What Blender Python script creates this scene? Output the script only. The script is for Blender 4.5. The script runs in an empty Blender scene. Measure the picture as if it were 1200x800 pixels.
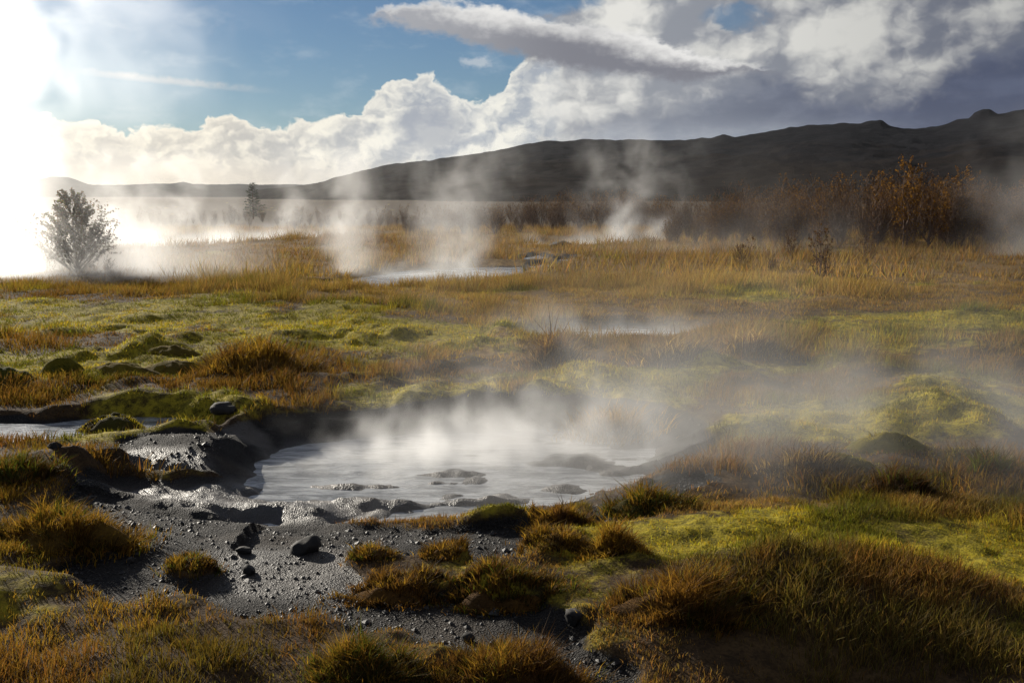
import bpy, bmesh, math, random
import numpy as np
from mathutils import Vector

# ------------------------------------------------------------------ camera, light, exposure
scene = bpy.context.scene
C = scene.collection
R = math.radians
random.seed(7)
rng = np.random.default_rng(11)

CAM_H = 2.3
PITCH = R(8.38)
FPX = 1200 * 35.0 / 36.0            # focal length in photo pixels (photo is 1200 wide)
cam_data = bpy.data.cameras.new("camera")
cam_data.lens = 35.0
cam_data.sensor_width = 36.0
cam_data.clip_start = 0.1
cam_data.clip_end = 20000
cam = bpy.data.objects.new("camera", cam_data)
C.objects.link(cam)
cam.location = (0, 0, CAM_H)
cam.rotation_euler = (math.pi / 2 - PITCH, 0, 0)
scene.camera = cam

SUN_AZ, SUN_EL = R(-39), R(18)
SUN_DIR = Vector((math.sin(SUN_AZ) * math.cos(SUN_EL), math.cos(SUN_AZ) * math.cos(SUN_EL), math.sin(SUN_EL)))
sun_data = bpy.data.lights.new("sun", 'SUN')
sun_data.energy = 5.0
sun_data.angle = R(0.5)
sun_data.color = (1.0, 0.92, 0.79)
sun = bpy.data.objects.new("sun", sun_data)
C.objects.link(sun)
sun.rotation_euler = SUN_DIR.to_track_quat('Z', 'Y').to_euler()

scene.view_settings.view_transform = 'Standard'
scene.view_settings.look = 'None'
scene.view_settings.exposure = 0.45
scene.view_settings.gamma = 1.0
scene.view_settings.use_curve_mapping = False
scene.render.film_transparent = False
cy = scene.cycles
cy.use_denoising = True
try:
    cy.denoiser = 'OPENIMAGEDENOISE'
    cy.denoising_input_passes = 'RGB_ALBEDO_NORMAL'
    cy.denoising_prefilter = 'ACCURATE'
except Exception:
    pass
cy.max_bounces = 6
cy.diffuse_bounces = 2
cy.glossy_bounces = 2
cy.transmission_bounces = 3
cy.transparent_max_bounces = 128
cy.volume_bounces = 2
cy.volume_step_rate = 2.0
cy.volume_preview_step_rate = 2.0
cy.volume_max_steps = 256
cy.caustics_reflective = False
cy.caustics_refractive = False
cy.sample_clamp_indirect = 4.0
cy.use_adaptive_sampling = True
cy.adaptive_threshold = 0.02

SKY_STRENGTH = 0.10


# ------------------------------------------------------------------ geometry of the view (planning only)
def ray(px, py):
    x = (px - 600.0) / FPX
    y = (400.0 - py) / FPX
    c, s = math.cos(PITCH), math.sin(PITCH)
    return (x, c + y * s, -s + y * c)


def P(px, py, z=0.0):
    """point of the ground at height z seen at this place of the photograph"""
    d = ray(px, py)
    t = (z - CAM_H) / d[2]
    return (d[0] * t, d[1] * t)


def sky_ang(px, py):
    d = ray(px, py)
    return (math.degrees(math.atan2(d[0], d[1])),
            math.degrees(math.atan2(d[2], math.hypot(d[0], d[1]))))


def pix(x, y, z=0.0):
    c, s = math.cos(PITCH), math.sin(PITCH)
    depth = y * c + (CAM_H - z) * s
    depth = np.maximum(depth, 0.5)
    up = y * s - (CAM_H - z) * c
    return 600 + FPX * x / depth, 400 - FPX * up / depth


def at(px, dist):
    """ground position at this photo column and this distance along the view axis"""
    c, s = math.cos(PITCH), math.sin(PITCH)
    depth = dist * c + CAM_H * s
    return ((px - 600.0) / FPX * depth, dist)


# ------------------------------------------------------------------ node helpers
class NB:
    def __init__(self, tree):
        self.t = tree

    def n(self, kind, **kw):
        nd = self.t.nodes.new(kind)
        for k, v in kw.items():
            setattr(nd, k, v)
        return nd

    def put(self, sock, v):
        if v is None:
            return
        if isinstance(v, bpy.types.NodeSocket):
            self.t.links.new(v, sock)
        else:
            if isinstance(v, (tuple, list)) and len(v) == 3 and sock.type == 'RGBA':
                v = (*v, 1.0)
            sock.default_value = v

    def m(self, op, a, b=None, c=None, clamp=False):
        nd = self.n('ShaderNodeMath', operation=op, use_clamp=clamp)
        for i, v in enumerate((a, b, c)):
            self.put(nd.inputs[i], v)
        return nd.outputs[0]

    def add(self, a, b): return self.m('ADD', a, b)
    def sub(self, a, b): return self.m('SUBTRACT', a, b)
    def mul(self, a, b): return self.m('MULTIPLY', a, b)

    def vm(self, op, a, b=None):
        nd = self.n('ShaderNodeVectorMath', operation=op)
        self.put(nd.inputs[0], a)
        if b is not None:
            self.put(nd.inputs[1], b)
        return nd.outputs[0]

    def scale(self, a, s):
        nd = self.n('ShaderNodeVectorMath', operation='SCALE')
        self.put(nd.inputs[0], a)
        self.put(nd.inputs['Scale'], s)
        return nd.outputs[0]

    def xyz(self, x, y, z):
        nd = self.n('ShaderNodeCombineXYZ')
        for i, v in enumerate((x, y, z)):
            self.put(nd.inputs[i], v)
        return nd.outputs[0]

    def sep(self, v):
        nd = self.n('ShaderNodeSeparateXYZ')
        self.put(nd.inputs[0], v)
        return nd.outputs

    def smooth(self, x, lo, hi, a=0.0, b=1.0):
        nd = self.n('ShaderNodeMapRange', interpolation_type='SMOOTHSTEP')
        self.put(nd.inputs['Value'], x)
        self.put(nd.inputs['From Min'], lo)
        self.put(nd.inputs['From Max'], hi)
        self.put(nd.inputs['To Min'], a)
        self.put(nd.inputs['To Max'], b)
        return nd.outputs['Result']

    def noise(self, v, s, detail=4.0, rough=0.55, dist=0.0, color=False):
        nd = self.n('ShaderNodeTexNoise')
        self.put(nd.inputs['Vector'], v)
        nd.inputs['Scale'].default_value = s
        nd.inputs['Detail'].default_value = detail
        nd.inputs['Roughness'].default_value = rough
        nd.inputs['Distortion'].default_value = dist
        return nd.outputs['Color' if color else 0]

    def noise2(self, v, s, detail=4.0, rough=0.55):
        nd = self.n('ShaderNodeTexNoise', noise_dimensions='2D')
        self.put(nd.inputs['Vector'], v)
        nd.inputs['Scale'].default_value = s
        nd.inputs['Detail'].default_value = detail
        nd.inputs['Roughness'].default_value = rough
        return nd.outputs[0]

    def voro(self, v, s, detail=3.0, rough=0.5):
        nd = self.n('ShaderNodeTexVoronoi', feature='F1', voronoi_dimensions='2D')
        nd.normalize = True
        self.put(nd.inputs['Vector'], v)
        nd.inputs['Scale'].default_value = s
        nd.inputs['Detail'].default_value = detail
        nd.inputs['Roughness'].default_value = rough
        nd.inputs['Lacunarity'].default_value = 2.3
        return nd.outputs['Distance']

    def mix(self, f, a, b, blend='MIX'):
        nd = self.n('ShaderNodeMix', data_type='RGBA', blend_type=blend)
        nd.clamp_factor = True
        self.put(nd.inputs[0], f)
        self.put(nd.inputs[6], a)
        self.put(nd.inputs[7], b)
        return nd.outputs[2]

    def curve(self, x, pts, xr, yr):
        """piecewise profile y(x) through pts"""
        f = self.m('DIVIDE', self.sub(x, xr[0]), xr[1] - xr[0], clamp=True)
        nd = self.n('ShaderNodeFloatCurve')
        cm = nd.mapping.curves[0]
        q = [((p[0] - xr[0]) / (xr[1] - xr[0]), (p[1] - yr[0]) / (yr[1] - yr[0])) for p in pts]
        cm.points[0].location = q[0]
        cm.points[1].location = q[-1]
        for a in q[1:-1]:
            cm.points.new(*a)
        nd.mapping.update()
        self.put(nd.inputs['Value'], f)
        return self.add(self.mul(nd.outputs[0], yr[1] - yr[0]), yr[0])


# ------------------------------------------------------------------ sky
world = bpy.data.worlds.new("World")
scene.world = world
world.use_nodes = True
world.cycles.sampling_method = 'NONE'


def build_sky():
    t = world.node_tree
    t.nodes.clear()
    b = NB(t)
    out = b.n('ShaderNodeOutputWorld')
    bg = b.n('ShaderNodeBackground')
    bg.inputs['Strength'].default_value = SKY_STRENGTH
    t.links.new(bg.outputs[0], out.inputs[0])
    sky = b.n('ShaderNodeTexSky')
    sky.sky_type = 'NISHITA'
    sky.sun_disc = False
    sky.sun_elevation = SUN_EL
    sky.sun_rotation = SUN_AZ
    sky.air_density = 1.0
    sky.dust_density = 0.05
    sky.ozone_density = 1.6
    tc = b.n('ShaderNodeTexCoord')
    d = tc.outputs['Generated']
    x, y, z = b.sep(d)
    u = b.mul(b.m('ARCTAN2', x, y), 180 / math.pi)
    v = b.mul(b.m('ARCSINE', z), 180 / math.pi)
    XR = (-40.0, 40.0)
    YR = (-2.0, 16.0)

    def prof(pts, ext=True):
        q = [sky_ang(*p) for p in pts]
        q = [(-40.0, q[0][1])] + q + [(40.0, q[-1][1])]
        return b.curve(u, q, XR, YR)

    K = 0.74 / SKY_STRENGTH

    def col(r, g, bb):
        return (r * K, g * K, bb * K)

    p = b.xyz(u, b.mul(v, 1.35), 0.0)
    w1 = b.noise2(p, 0.5, 3.0, 0.6)
    w2 = b.noise2(b.vm('ADD', p, (31.7, 5.2, 0.0)), 0.5, 3.0, 0.6)
    pw = b.vm('ADD', p, b.xyz(b.mul(b.sub(w1, 0.5), 1.9), b.mul(b.sub(w2, 0.5), 1.6), 0.0))
    off = (-0.40, 0.36, 0.0)

    def field(q):
        pu = b.m('SUBTRACT', 1.0, b.voro(q, 0.34, 3.0, 0.5))
        nn = b.noise2(q, 0.7, 5.0, 0.5)
        return b.add(b.mul(pu, 0.70), b.mul(nn, 0.32))
    h0 = field(pw)
    h1 = field(b.vm('ADD', pw, off))
    lit = b.sub(h0, h1)                           # >0 where the billow faces the sun
    pb = b.vm('ADD', p, b.xyz(b.mul(b.sub(w1, 0.5), 1.2), b.mul(b.sub(w2, 0.5), 1.0), 0.0))

    def big(q):                                   # larger, rounder billows
        pu = b.m('SUBTRACT', 1.0, b.voro(q, 0.23, 3.0, 0.42))
        return b.add(b.mul(pu, 0.8), b.mul(b.noise2(q, 0.55, 5.0, 0.5), 0.25))
    g0 = big(pb)
    gl = b.sub(g0, big(b.vm('ADD', pb, (-0.55, 0.50, 0.0))))
    lo = b.noise2(p, 0.16, 4.0, 0.6)
    fine = b.noise2(p, 1.6, 4.0, 0.6)
    wisp = b.noise2(b.xyz(b.mul(u, 0.5), b.mul(v, 1.2), 0.0), 0.5, 5.0, 0.62)

    base = b.mix(1.0, sky.outputs[0], (0.215, 0.29, 0.385), 'MULTIPLY')
    # thin veil and the contrail-like streak in the clear part
    veil = b.mul(b.smooth(wisp, 0.5, 0.8), 0.22)
    c = b.mix(veil, base, col(0.62, 0.68, 0.72))
    a0, e0 = sky_ang(100, 84)
    a1, e1 = sky_ang(310, 106)
    line = b.add(b.mul(b.sub(u, a0), (e1 - e0) / (a1 - a0)), e0)
    dl = b.m('ABSOLUTE', b.sub(b.sub(v, line), b.mul(b.sub(fine, 0.5), 0.25)))
    streak = b.mul(b.smooth(dl, 0.28, 0.03), b.mul(b.smooth(u, a0 - 1, a0 + 2), b.smooth(u, a1 + 1.5, a1 - 4)))
    c = b.mix(b.mul(streak, b.mul(fine, 0.75)), c, col(0.72, 0.66, 0.6))

    # higher broken cloud outside the frame
    up = b.mul(b.smooth(v, 10.5, 15.0), b.smooth(b.add(lo, b.mul(h0, 0.25)), 0.58, 0.8))
    c = b.mix(b.mul(up, 0.85), c, b.mix(b.smooth(lit, -0.12, 0.16), col(0.3, 0.31, 0.34), col(0.75, 0.73, 0.7)))

    # small puff in the blue gap
    pu_, pv_ = sky_ang(557, 73)
    dd = b.m('SQRT', b.add(b.m('POWER', b.mul(b.sub(u, pu_), 0.9), 2.0), b.m('POWER', b.mul(b.sub(v, pv_), 2.4), 2.0)))
    c = b.mix(b.mul(b.smooth(b.add(dd, b.mul(b.sub(fine, 0.5), 1.6)), 1.0, 0.25), 0.55), c, col(0.6, 0.63, 0.66))

    # cumulus bank along the horizon
    bank = prof([(0, 140), (70, 147), (130, 150), (180, 152), (215, 152), (270, 137), (300, 147), (350, 143), (410, 138), (435, 112),
                 (470, 96), (500, 88), (530, 103), (555, 122), (580, 120), (600, 90), (620, 70), (660, 50), (720, 40), (1200, 40)])
    d1 = b.sub(b.add(bank, b.mul(b.sub(h0, 0.60), 3.2)), v)
    m1 = b.smooth(d1, -0.05, 0.22)
    s1 = b.smooth(b.add(lit, b.mul(b.sub(lo, 0.5), 0.35)), -0.15, 0.16)
    rim = b.smooth(d1, 0.75, 0.05)
    s1 = b.m('MAXIMUM', s1, b.mul(rim, 0.92))
    # the thick middle of the towers is shaded
    gu, gv = sky_ang(505, 150)
    gd = b.add(b.m('POWER', b.m('DIVIDE', b.sub(u, gu), 2.3), 2.0), b.m('POWER', b.m('DIVIDE', b.sub(v, gv), 1.6), 2.0))
    gray = b.mul(b.smooth(b.add(gd, b.mul(b.sub(fine, 0.5), 0.9)), 1.3, 0.2), 0.75)
    warm = b.smooth(u, -2.0, -20.0)
    white = b.mix(warm, col(0.86, 0.84, 0.76), col(0.92, 0.85, 0.70))
    shade = b.mix(warm, col(0.36, 0.40, 0.46), col(0.50, 0.47, 0.42))
    c1 = b.mix(s1, shade, white)
    c1 = b.mix(b.mul(gray, b.sub(1.0, b.mul(rim, 0.8))), c1, col(0.33, 0.36, 0.42))
    low = b.smooth(v, 2.4, 0.7)
    c1 = b.mix(b.mul(low, 0.75), c1, b.mix(warm, col(0.62, 0.60, 0.56), col(0.74, 0.65, 0.53)))
    c = b.mix(m1, c, c1)

    # big clouds on the right
    edge = b.smooth(b.add(u, b.mul(b.sub(h0, 0.6), 7.0)), sky_ang(560, 60)[0] + 2.5, sky_ang(640, 60)[0] + 1.6)
    gap1u, gap1v = sky_ang(640, 4)
    g1 = b.add(b.m('POWER', b.m('DIVIDE', b.sub(u, gap1u), 3.2), 2.0), b.m('POWER', b.m('DIVIDE', b.sub(v, gap1v + 0.3), 1.0), 2.0))
    gap2u, gap2v = sky_ang(855, 18)
    g2 = b.add(b.m('POWER', b.m('DIVIDE', b.sub(u, gap2u), 1.8), 2.0), b.m('POWER', b.m('DIVIDE', b.sub(v, gap2v), 0.9), 2.0))
    holes = b.m('MAXIMUM', b.smooth(b.add(g1, b.mul(b.sub(h0, 0.6), 3.0)), 1.3, 0.5), b.mul(b.smooth(b.add(g2, b.mul(b.sub(h0, 0.6), 4.0)), 1.4, 0.3), 0.75))
    m2 = b.mul(edge, b.sub(1.0, holes))
    glow = None
    for gx, gy, grx, gry, gw in [(730, 18, 48, 32, 1.0), (985, 45, 85, 52, 1.0), (1060, 82, 55, 30, 0.8), (1165, 16, 75, 26, 0.55), (835, 62, 70, 26, 0.6),
                                 (640, 120, 75, 42, 1.0), (720, 105, 70, 22, 0.7), (600, 150, 60, 24, 0.9), (930, 10, 40, 30, 0.6), (850, 118, 16, 18, 0.45)]:
        (ca, ce), (da, _e), (_a, de) = sky_ang(gx, gy), sky_ang(gx + grx, gy), sky_ang(gx, gy - gry)
        ex = b.m('DIVIDE', b.sub(u, ca), abs(da - ca)); ey = b.m('DIVIDE', b.sub(v, ce), abs(de - ce))
        e_ = b.mul(b.m('EXPONENT', b.mul(b.add(b.mul(ex, ex), b.mul(ey, ey)), -1.0)), gw)
        glow = e_ if glow is None else b.m('MAXIMUM', glow, e_)
    s2 = b.smooth(b.add(b.add(b.add(b.mul(gl, 1.9), b.mul(lit, 0.5)), b.mul(b.sub(g0, 0.70), 0.7)), b.mul(b.sub(glow, 0.40), 0.75)), -0.34, 0.46)
    dim = b.smooth(u, 6.0, 27.0)
    c2 = b.mix(s2, b.mix(dim, col(0.27, 0.29, 0.33), col(0.13, 0.145, 0.19)), b.mix(dim, col(0.76, 0.75, 0.71), col(0.52, 0.52, 0.50)))
    # dark undersides, sinking into a slate blue base above the hill
    dark = prof([(0, 228), (560, 228), (600, 200), (640, 172), (690, 158), (740, 138), (800, 118), (850, 98), (900, 92), (950, 108), (1000, 116), (1060, 104), (1120, 84), (1200, 60)])
    dd2 = b.add(b.sub(dark, v), b.add(b.mul(b.sub(lo, 0.5), 2.2), b.mul(b.sub(h0, 0.62), -3.0)))
    md = b.smooth(dd2, -0.7, 0.9)
    slate = b.mix(b.smooth(u, 4.0, 22.0), col(0.20, 0.225, 0.28), col(0.062, 0.078, 0.135))
    slate = b.mix(b.mul(b.smooth(v, 4.6, 2.8), b.smooth(u, 24.0, 12.0)), slate, col(0.24, 0.27, 0.33))
    slate = b.mix(b.smooth(wisp, 0.35, 0.75), slate, b.mix(1.0, slate, (1.45, 1.4, 1.3), 'MULTIPLY'))
    c2 = b.mix(md, c2, slate)
    c = b.mix(m2, c, c2)

    # long slab cloud crossing the upper middle
    top3 = prof([(420, 20), (440, 10), (480, 3), (520, 0), (560, 3), (600, 8), (640, 17), (700, 26), (760, 40), (830, 60), (900, 78), (960, 100)])
    bot3 = prof([(420, 18), (440, 22), (480, 32), (520, 40), (560, 50), (600, 62), (650, 76), (700, 84), (760, 90), (830, 90), (900, 84), (960, 100)])
    wv = b.mul(b.sub(wisp, 0.5), 1.3)
    fz = b.mul(b.sub(fine, 0.5), 0.7)
    vv = b.add(v, b.add(wv, fz))
    m3 = b.mul(b.smooth(b.sub(top3, vv), -0.05, 0.45), b.smooth(b.sub(vv, bot3), -0.35, 0.35))
    tt = b.m('DIVIDE', b.sub(vv, bot3), b.m('MAXIMUM', b.sub(top3, bot3), 0.3))
    c3 = b.mix(b.smooth(b.add(tt, b.mul(b.sub(lo, 0.5), 0.8)), 0.25, 0.95), b.mix(b.smooth(u, -7, 4), col(0.36, 0.37, 0.40), col(0.19, 0.195, 0.23)), col(0.80, 0.79, 0.77))
    c = b.mix(m3, c, c3)
    t.links.new(c, bg.inputs['Color'])


build_sky()


# ------------------------------------------------------------------ numeric noise
def _hash(ix, iy, seed):
    n = (ix.astype(np.int64) * 374761393 + iy.astype(np.int64) * 668265263 + seed * 1442695041) & 0xffffffff
    n = ((n ^ (n >> 13)) * 1274126177) & 0xffffffff
    n = ((n ^ (n >> 16)) * 2246822519) & 0xffffffff
    return ((n ^ (n >> 15)) & 0xffff) / 65535.0


def vnoise(x, y, seed=0):
    x = np.asarray(x, float); y = np.asarray(y, float)
    ix = np.floor(x); iy = np.floor(y)
    fx = x - ix; fy = y - iy
    fx = fx * fx * fx * (fx * (fx * 6 - 15) + 10); fy = fy * fy * fy * (fy * (fy * 6 - 15) + 10)
    a = _hash(ix, iy, seed); b = _hash(ix + 1, iy, seed)
    c = _hash(ix, iy + 1, seed); d = _hash(ix + 1, iy + 1, seed)
    return (a + (b - a) * fx) * (1 - fy) + (c + (d - c) * fx) * fy


def fbm(x, y, seed=0, octv=4, gain=0.5):
    s = 0.0; amp = 1.0; tot = 0.0
    for k in range(octv):
        s = s + amp * vnoise(x * 2.03 ** k + 17.3 * k, y * 2.03 ** k - 9.1 * k, seed + k)
        tot += amp; amp *= gain
    return s / tot                      # 0..1, mean 0.5


def sstep(x, a, b):
    t = np.clip((np.asarray(x, float) - a) / (b - a), 0, 1)
    return t * t * (3 - 2 * t)


def sdf(px, py, poly):
    """signed distance to polygon, negative inside"""
    px = np.asarray(px, float); py = np.asarray(py, float)
    d = np.full(px.shape, 1e18); inside = np.zeros(px.shape, bool)
    n = len(poly)
    for i in range(n):
        ax, ay = poly[i]; bx, by = poly[(i + 1) % n]
        ex, ey = bx - ax, by - ay
        t = np.clip(((px - ax) * ex + (py - ay) * ey) / (ex * ex + ey * ey), 0, 1)
        d = np.minimum(d, (px - ax - t * ex) ** 2 + (py - ay - t * ey) ** 2)
        cond = (ay > py) != (by > py)
        xx = ax + (py - ay) / (by - ay if by != ay else 1e-9) * ex
        inside ^= cond & (px < xx)
    d = np.sqrt(d)
    return np.where(inside, -d, d)


def bl(px, py, cx, cy_, rx, ry):
    return np.exp(-(((px - cx) / rx) ** 2 + ((py - cy_) / ry) ** 2))


# ------------------------------------------------------------------ the lie of the land
WATER_Z = -0.24
BASIN = [P(*q, WATER_Z) for q in [(120, 592), (150, 578), (200, 582), (262, 578), (292, 556), (306, 532), (350, 520), (430, 513), (520, 507), (600, 503),
                                  (690, 498), (755, 504), (782, 520), (772, 540), (725, 560), (645, 582), (560, 598), (475, 610),
                                  (380, 617), (290, 616), (215, 611), (160, 604)]]
GRAVEL = [P(*q) for q in [(60, 600), (110, 572), (240, 540), (330, 560), (500, 600), (650, 585), (760, 540), (830, 545), (800, 590), (715, 630), (690, 680),
                          (740, 735), (775, 812), (470, 812), (480, 770), (440, 742), (395, 730), (370, 712), (270, 706), (200, 700),
                          (50, 672), (140, 640)]]
STREAM = [P(*q, -0.05) for q in [(-60, 492), (60, 494), (110, 488), (200, 486), (235, 491), (255, 497), (240, 502), (210, 504), (170, 507), (110, 512), (40, 520), (-60, 522)]]
POOL_MID = [P(*q, -0.12) for q in [(405, 335), (430, 326), (480, 318), (560, 314), (605, 313), (600, 320), (560, 326), (500, 331), (440, 337)]]
PUDDLES = [[P(*q, -0.08) for q in pl] for pl in (
    [(612, 303), (630, 299), (640, 302), (632, 306), (618, 306)],
    [(655, 304), (668, 302), (672, 305), (660, 307)],
    [(622, 311), (640, 309), (644, 312), (628, 314)],
    [(370, 331), (392, 329), (398, 333), (376, 334)])]
SPRING = [P(*q, -0.10) for q in [(640, 394), (668, 386), (735, 384), (775, 387), (770, 392), (720, 395), (670, 397)]]
BACK_POOL = [P(*q, -0.3) for q in [(90, 292), (170, 284), (300, 279), (420, 276), (480, 277), (420, 283), (330, 285), (260, 292), (180, 296)]]
BACK_POOL_R = [P(*q, -0.2) for q in [(610, 288), (650, 282), (760, 281), (775, 286), (700, 290)]]


def zones(x, y):
    """cover of the ground: mud, moss, dry grass, bare wet"""
    px, py = pix(x, y)
    n1 = fbm(x / 1.7, y / 1.7, 41, 4)
    n2 = fbm(x / 0.45, y / 0.45, 52, 3)
    n3 = fbm(x / 6.0, y / 9.0, 63, 3)
    sb = sdf(x, y, BASIN)
    sg = sdf(x, y, GRAVEL)
    st = sdf(x, y, STREAM)
    wob = (n1 - 0.5) * 0.9 + (n2 - 0.5) * 0.5
    far_side = sstep(y, 8.3, 9.2)
    mud = np.maximum(sstep(sb + wob * 0.45, 0.22 + 0.38 * far_side, 0.0 + 0.3 * far_side), sstep(sg + wob * 0.9, 0.08, -0.10))
    mud = np.maximum(mud, sstep(st + wob * 0.5, 0.18, -0.02))
    for pl in [POOL_MID, SPRING] + PUDDLES:
        mud = np.maximum(mud, sstep(sdf(x, y, pl) + wob * 0.6, 0.6, 0.1))
    # rocky shelf on the left of the pool
    mud = np.maximum(mud, sstep(bl(px, py, 215, 528, 95, 17) + bl(px, py, 130, 575, 60, 16) + wob * 0.5, 0.45, 0.62))
    # bare patch on the far left of the foreground and loose soil on the right
    mud = np.maximum(mud, 0.5 * sstep(bl(px, py, 190, 668, 120, 16) + wob, 0.45, 0.7))
    # tufts of grass growing into the gravel
    tuf = (bl(px, py, 470, 672, 55, 20) + bl(px, py, 590, 680, 60, 20) + bl(px, py, 665, 668, 45, 18) + bl(px, py, 520, 648, 26, 8) + bl(px, py, 440, 652, 30, 10)
           + bl(px, py, 660, 597, 46, 16) + bl(px, py, 650, 640, 40, 12) + bl(px, py, 220, 662, 34, 11) + bl(px, py, 595, 775, 70, 28) + bl(px, py, 425, 775, 50, 32)
           + bl(px, py, 90, 620, 75, 28) + bl(px, py, 700, 640, 30, 14))
    mud = mud * (1 - sstep(tuf + (n2 - 0.5) * 0.7, 0.36, 0.62))
    mud = mud * (1 - 0.0 * n3)
    moss = (bl(px, py, 150, 378, 260, 26) + 0.7 * bl(px, py, 420, 388, 160, 18) + 0.9 * bl(px, py, 60, 440, 190, 22) + 0.8 * bl(px, py, 520, 458, 230, 18)
            + 0.8 * bl(px, py, 780, 440, 120, 16) + bl(px, py, 1080, 382, 200, 14) + 0.8 * bl(px, py, 880, 350, 60, 6) + 0.9 * bl(px, py, 1010, 500, 220, 26)
            + 1.15 * bl(px, py, 850, 640, 110, 26) + 0.5 * bl(px, py, 1120, 650, 130, 40) + 0.5 * bl(px, py, 760, 575, 50, 20) + 0.5 * bl(px, py, 200, 480, 230, 14)
            + 0.45 * bl(px, py, 130, 520, 120, 14) + 0.5 * bl(px, py, 430, 420, 260, 16) + 0.35 * bl(px, py, 950, 430, 260, 30) + 0.4 * bl(px, py, 60, 700, 200, 60))
    moss = np.clip(moss + (n1 - 0.5) * 1.5 + (n2 - 0.5) * 0.7 - 0.05, 0, 1)
    dry = (bl(px, py, 450, 320, 420, 40) + bl(px, py, 900, 320, 420, 48) + 0.8 * bl(px, py, 600, 400, 260, 28) + 0.6 * bl(px, py, 900, 410, 260, 18)
           + 0.6 * bl(px, py, 1000, 590, 320, 30) + 0.5 * bl(px, py, 700, 470, 120, 18) + 0.4 * bl(px, py, 1000, 760, 300, 60))
    dry = np.clip(dry + (n1 - 0.5) * 0.8 + np.where(py < 290, 1.0, 0.0), 0, 1) * (1 - 0.9 * sstep(y, 55, 95))
    wet = np.maximum(sstep(sb, 0.12, -0.12), sstep(st, 0.1, -0.08))
    wet = np.maximum(wet, 0.55 * sstep(bl(px, py, 330, 660, 150, 45) + wob * 0.7, 0.3, 0.8))
    wet = np.maximum(wet, 0.85 * sstep(bl(px, py, 290, 500, 45, 7) + bl(px, py, 180, 535, 75, 8) + wob * 0.7, 0.4, 0.8))
    return np.clip(mud, 0, 1), moss, dry, np.clip(wet, 0, 1)


def height(x, y, detail=True):
    x = np.asarray(x, float); y = np.asarray(y, float)
    px, py = pix(x, y)
    mud, moss, dry, wet = zones(x, y)
    near = 1 - sstep(y, 30, 80)
    h = (fbm(x / 7.0, y / 7.0, 5, 3) - 0.5) * 0.22 * near
    h = h + (fbm(x / 60.0, y / 60.0, 8, 3) - 0.5) * 1.0 * sstep(y, 40, 120)
    # hummocks of moss and sedge
    hm = fbm(x / 0.9, y / 1.1, 21, 3)
    hm = np.maximum(hm - 0.45, 0) * 0.55 * (1 - 0.6 * sstep(y, 14, 19))
    h = h + hm * (0.4 + 0.9 * moss) * (1 - mud) * near
    bump = fbm(x / 0.16, y / 0.16, 31, 3) - 0.5
    h = h + bump * (0.062 * (1 - mud) * (0.4 + 0.6 * moss) + 0.03 * mud) * (1 - sstep(y, 14, 30))
    # edges of turf stand above the bare soil
    h = h - 0.07 * mud * (1 - sstep(y, 12, 20))
    # shelf of dark mud on the left bank, mounds in the middle distance
    h = h + 0.13 * bl(px, py, 215, 520, 95, 13) + 0.06 * bl(px, py, 110, 560, 60, 12)
    h = h + 0.10 * bl(px, py, 880, 625, 190, 26) + 0.16 * bl(px, py, 940, 690, 200, 38)
    h = h - 0.22 * bl(px, py, 1000, 800, 170, 34) - 0.08 * bl(px, py, 1040, 575, 260, 16)
    h = h + 0.10 * bl(px, py, 640, 472, 220, 9) + 0.16 * bl(px, py, 330, 285, 160, 5) - 0.1 * bl(px, py, 900, 700, 40, 60) * 0
    h = h + 0.14 * bl(px, py, 60, 560, 130, 28)
    # hot pool basin: abrupt far and left banks, a gentle shore on the near side
    sb = sdf(x, y, BASIN)
    _, ppy = pix(x, y)
    cyb = np.interp(x, [-4, -2, 0, 1.2, 2.2], [7.4, 7.9, 8.4, 9.0, 9.6])
    w = np.where(y > cyb, 0.30, 1.15) * (0.75 + 0.5 * vnoise(x / 0.3, y / 0.3, 77))
    w = np.where((x < -1.9) & (y < cyb), 0.5, w)
    k = sstep(sb, -0.10, w) if np.isscalar(w) else np.clip((sb + 0.10) / (w + 0.10), 0, 1)
    k = np.where(y > cyb, k, k * k * (3 - 2 * k))
    rag = (fbm(x / 0.22, y / 0.22, 71, 3) - 0.5) * 0.10 * sstep(sb, 0.6, 0.0) * sstep(sb, -0.3, 0.05)
    floor = WATER_Z - 0.04 + (fbm(x / 0.5, y / 0.28, 81, 5) - 0.47) * 0.20
    qx, qy = pix(x, y, WATER_Z)
    # mud flats rise at the left and near side of the pool floor
    floor = floor + 0.12 * (bl(qx, qy, 215, 592, 100, 20) + 0.95 * bl(qx, qy, 330, 603, 120, 10) + 0.75 * bl(qx, qy, 548, 575, 46, 7) + 0.85 * bl(qx, qy, 440, 592, 70, 6) + 0.6 * bl(qx, qy, 560, 590, 50, 4) + 0.5 * bl(qx, qy, 420, 570, 60, 4) + 0.8 * bl(qx, qy, 150, 605, 70, 14) + 0.5 * bl(qx, qy, 690, 545, 50, 12))
    h = np.where(sb < 1.8, floor * (1 - k) + (h + rag) * k, h)
    # shallow water elsewhere
    for pl, dep in [(STREAM, 0.14), (POOL_MID, 0.3), (SPRING, 0.25), (BACK_POOL, 0.5), (BACK_POOL_R, 0.4)] + [(q, 0.18) for q in PUDDLES]:
        s = sdf(x, y, pl)
        wd = 0.3 if dep < 0.2 else 0.9
        h = np.where(s < wd, h * sstep(s, -0.05, wd) + (-dep + (fbm(x / .4, y / .3, 91, 2) - .5) * .1) * (1 - sstep(s, -0.05, wd)), h)
    # behind the low brow the flat drops a little
    h = h - 0.5 * sstep(y, 60, 110) - 3.0 * sstep(y, 400, 1500)
    return h


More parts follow.
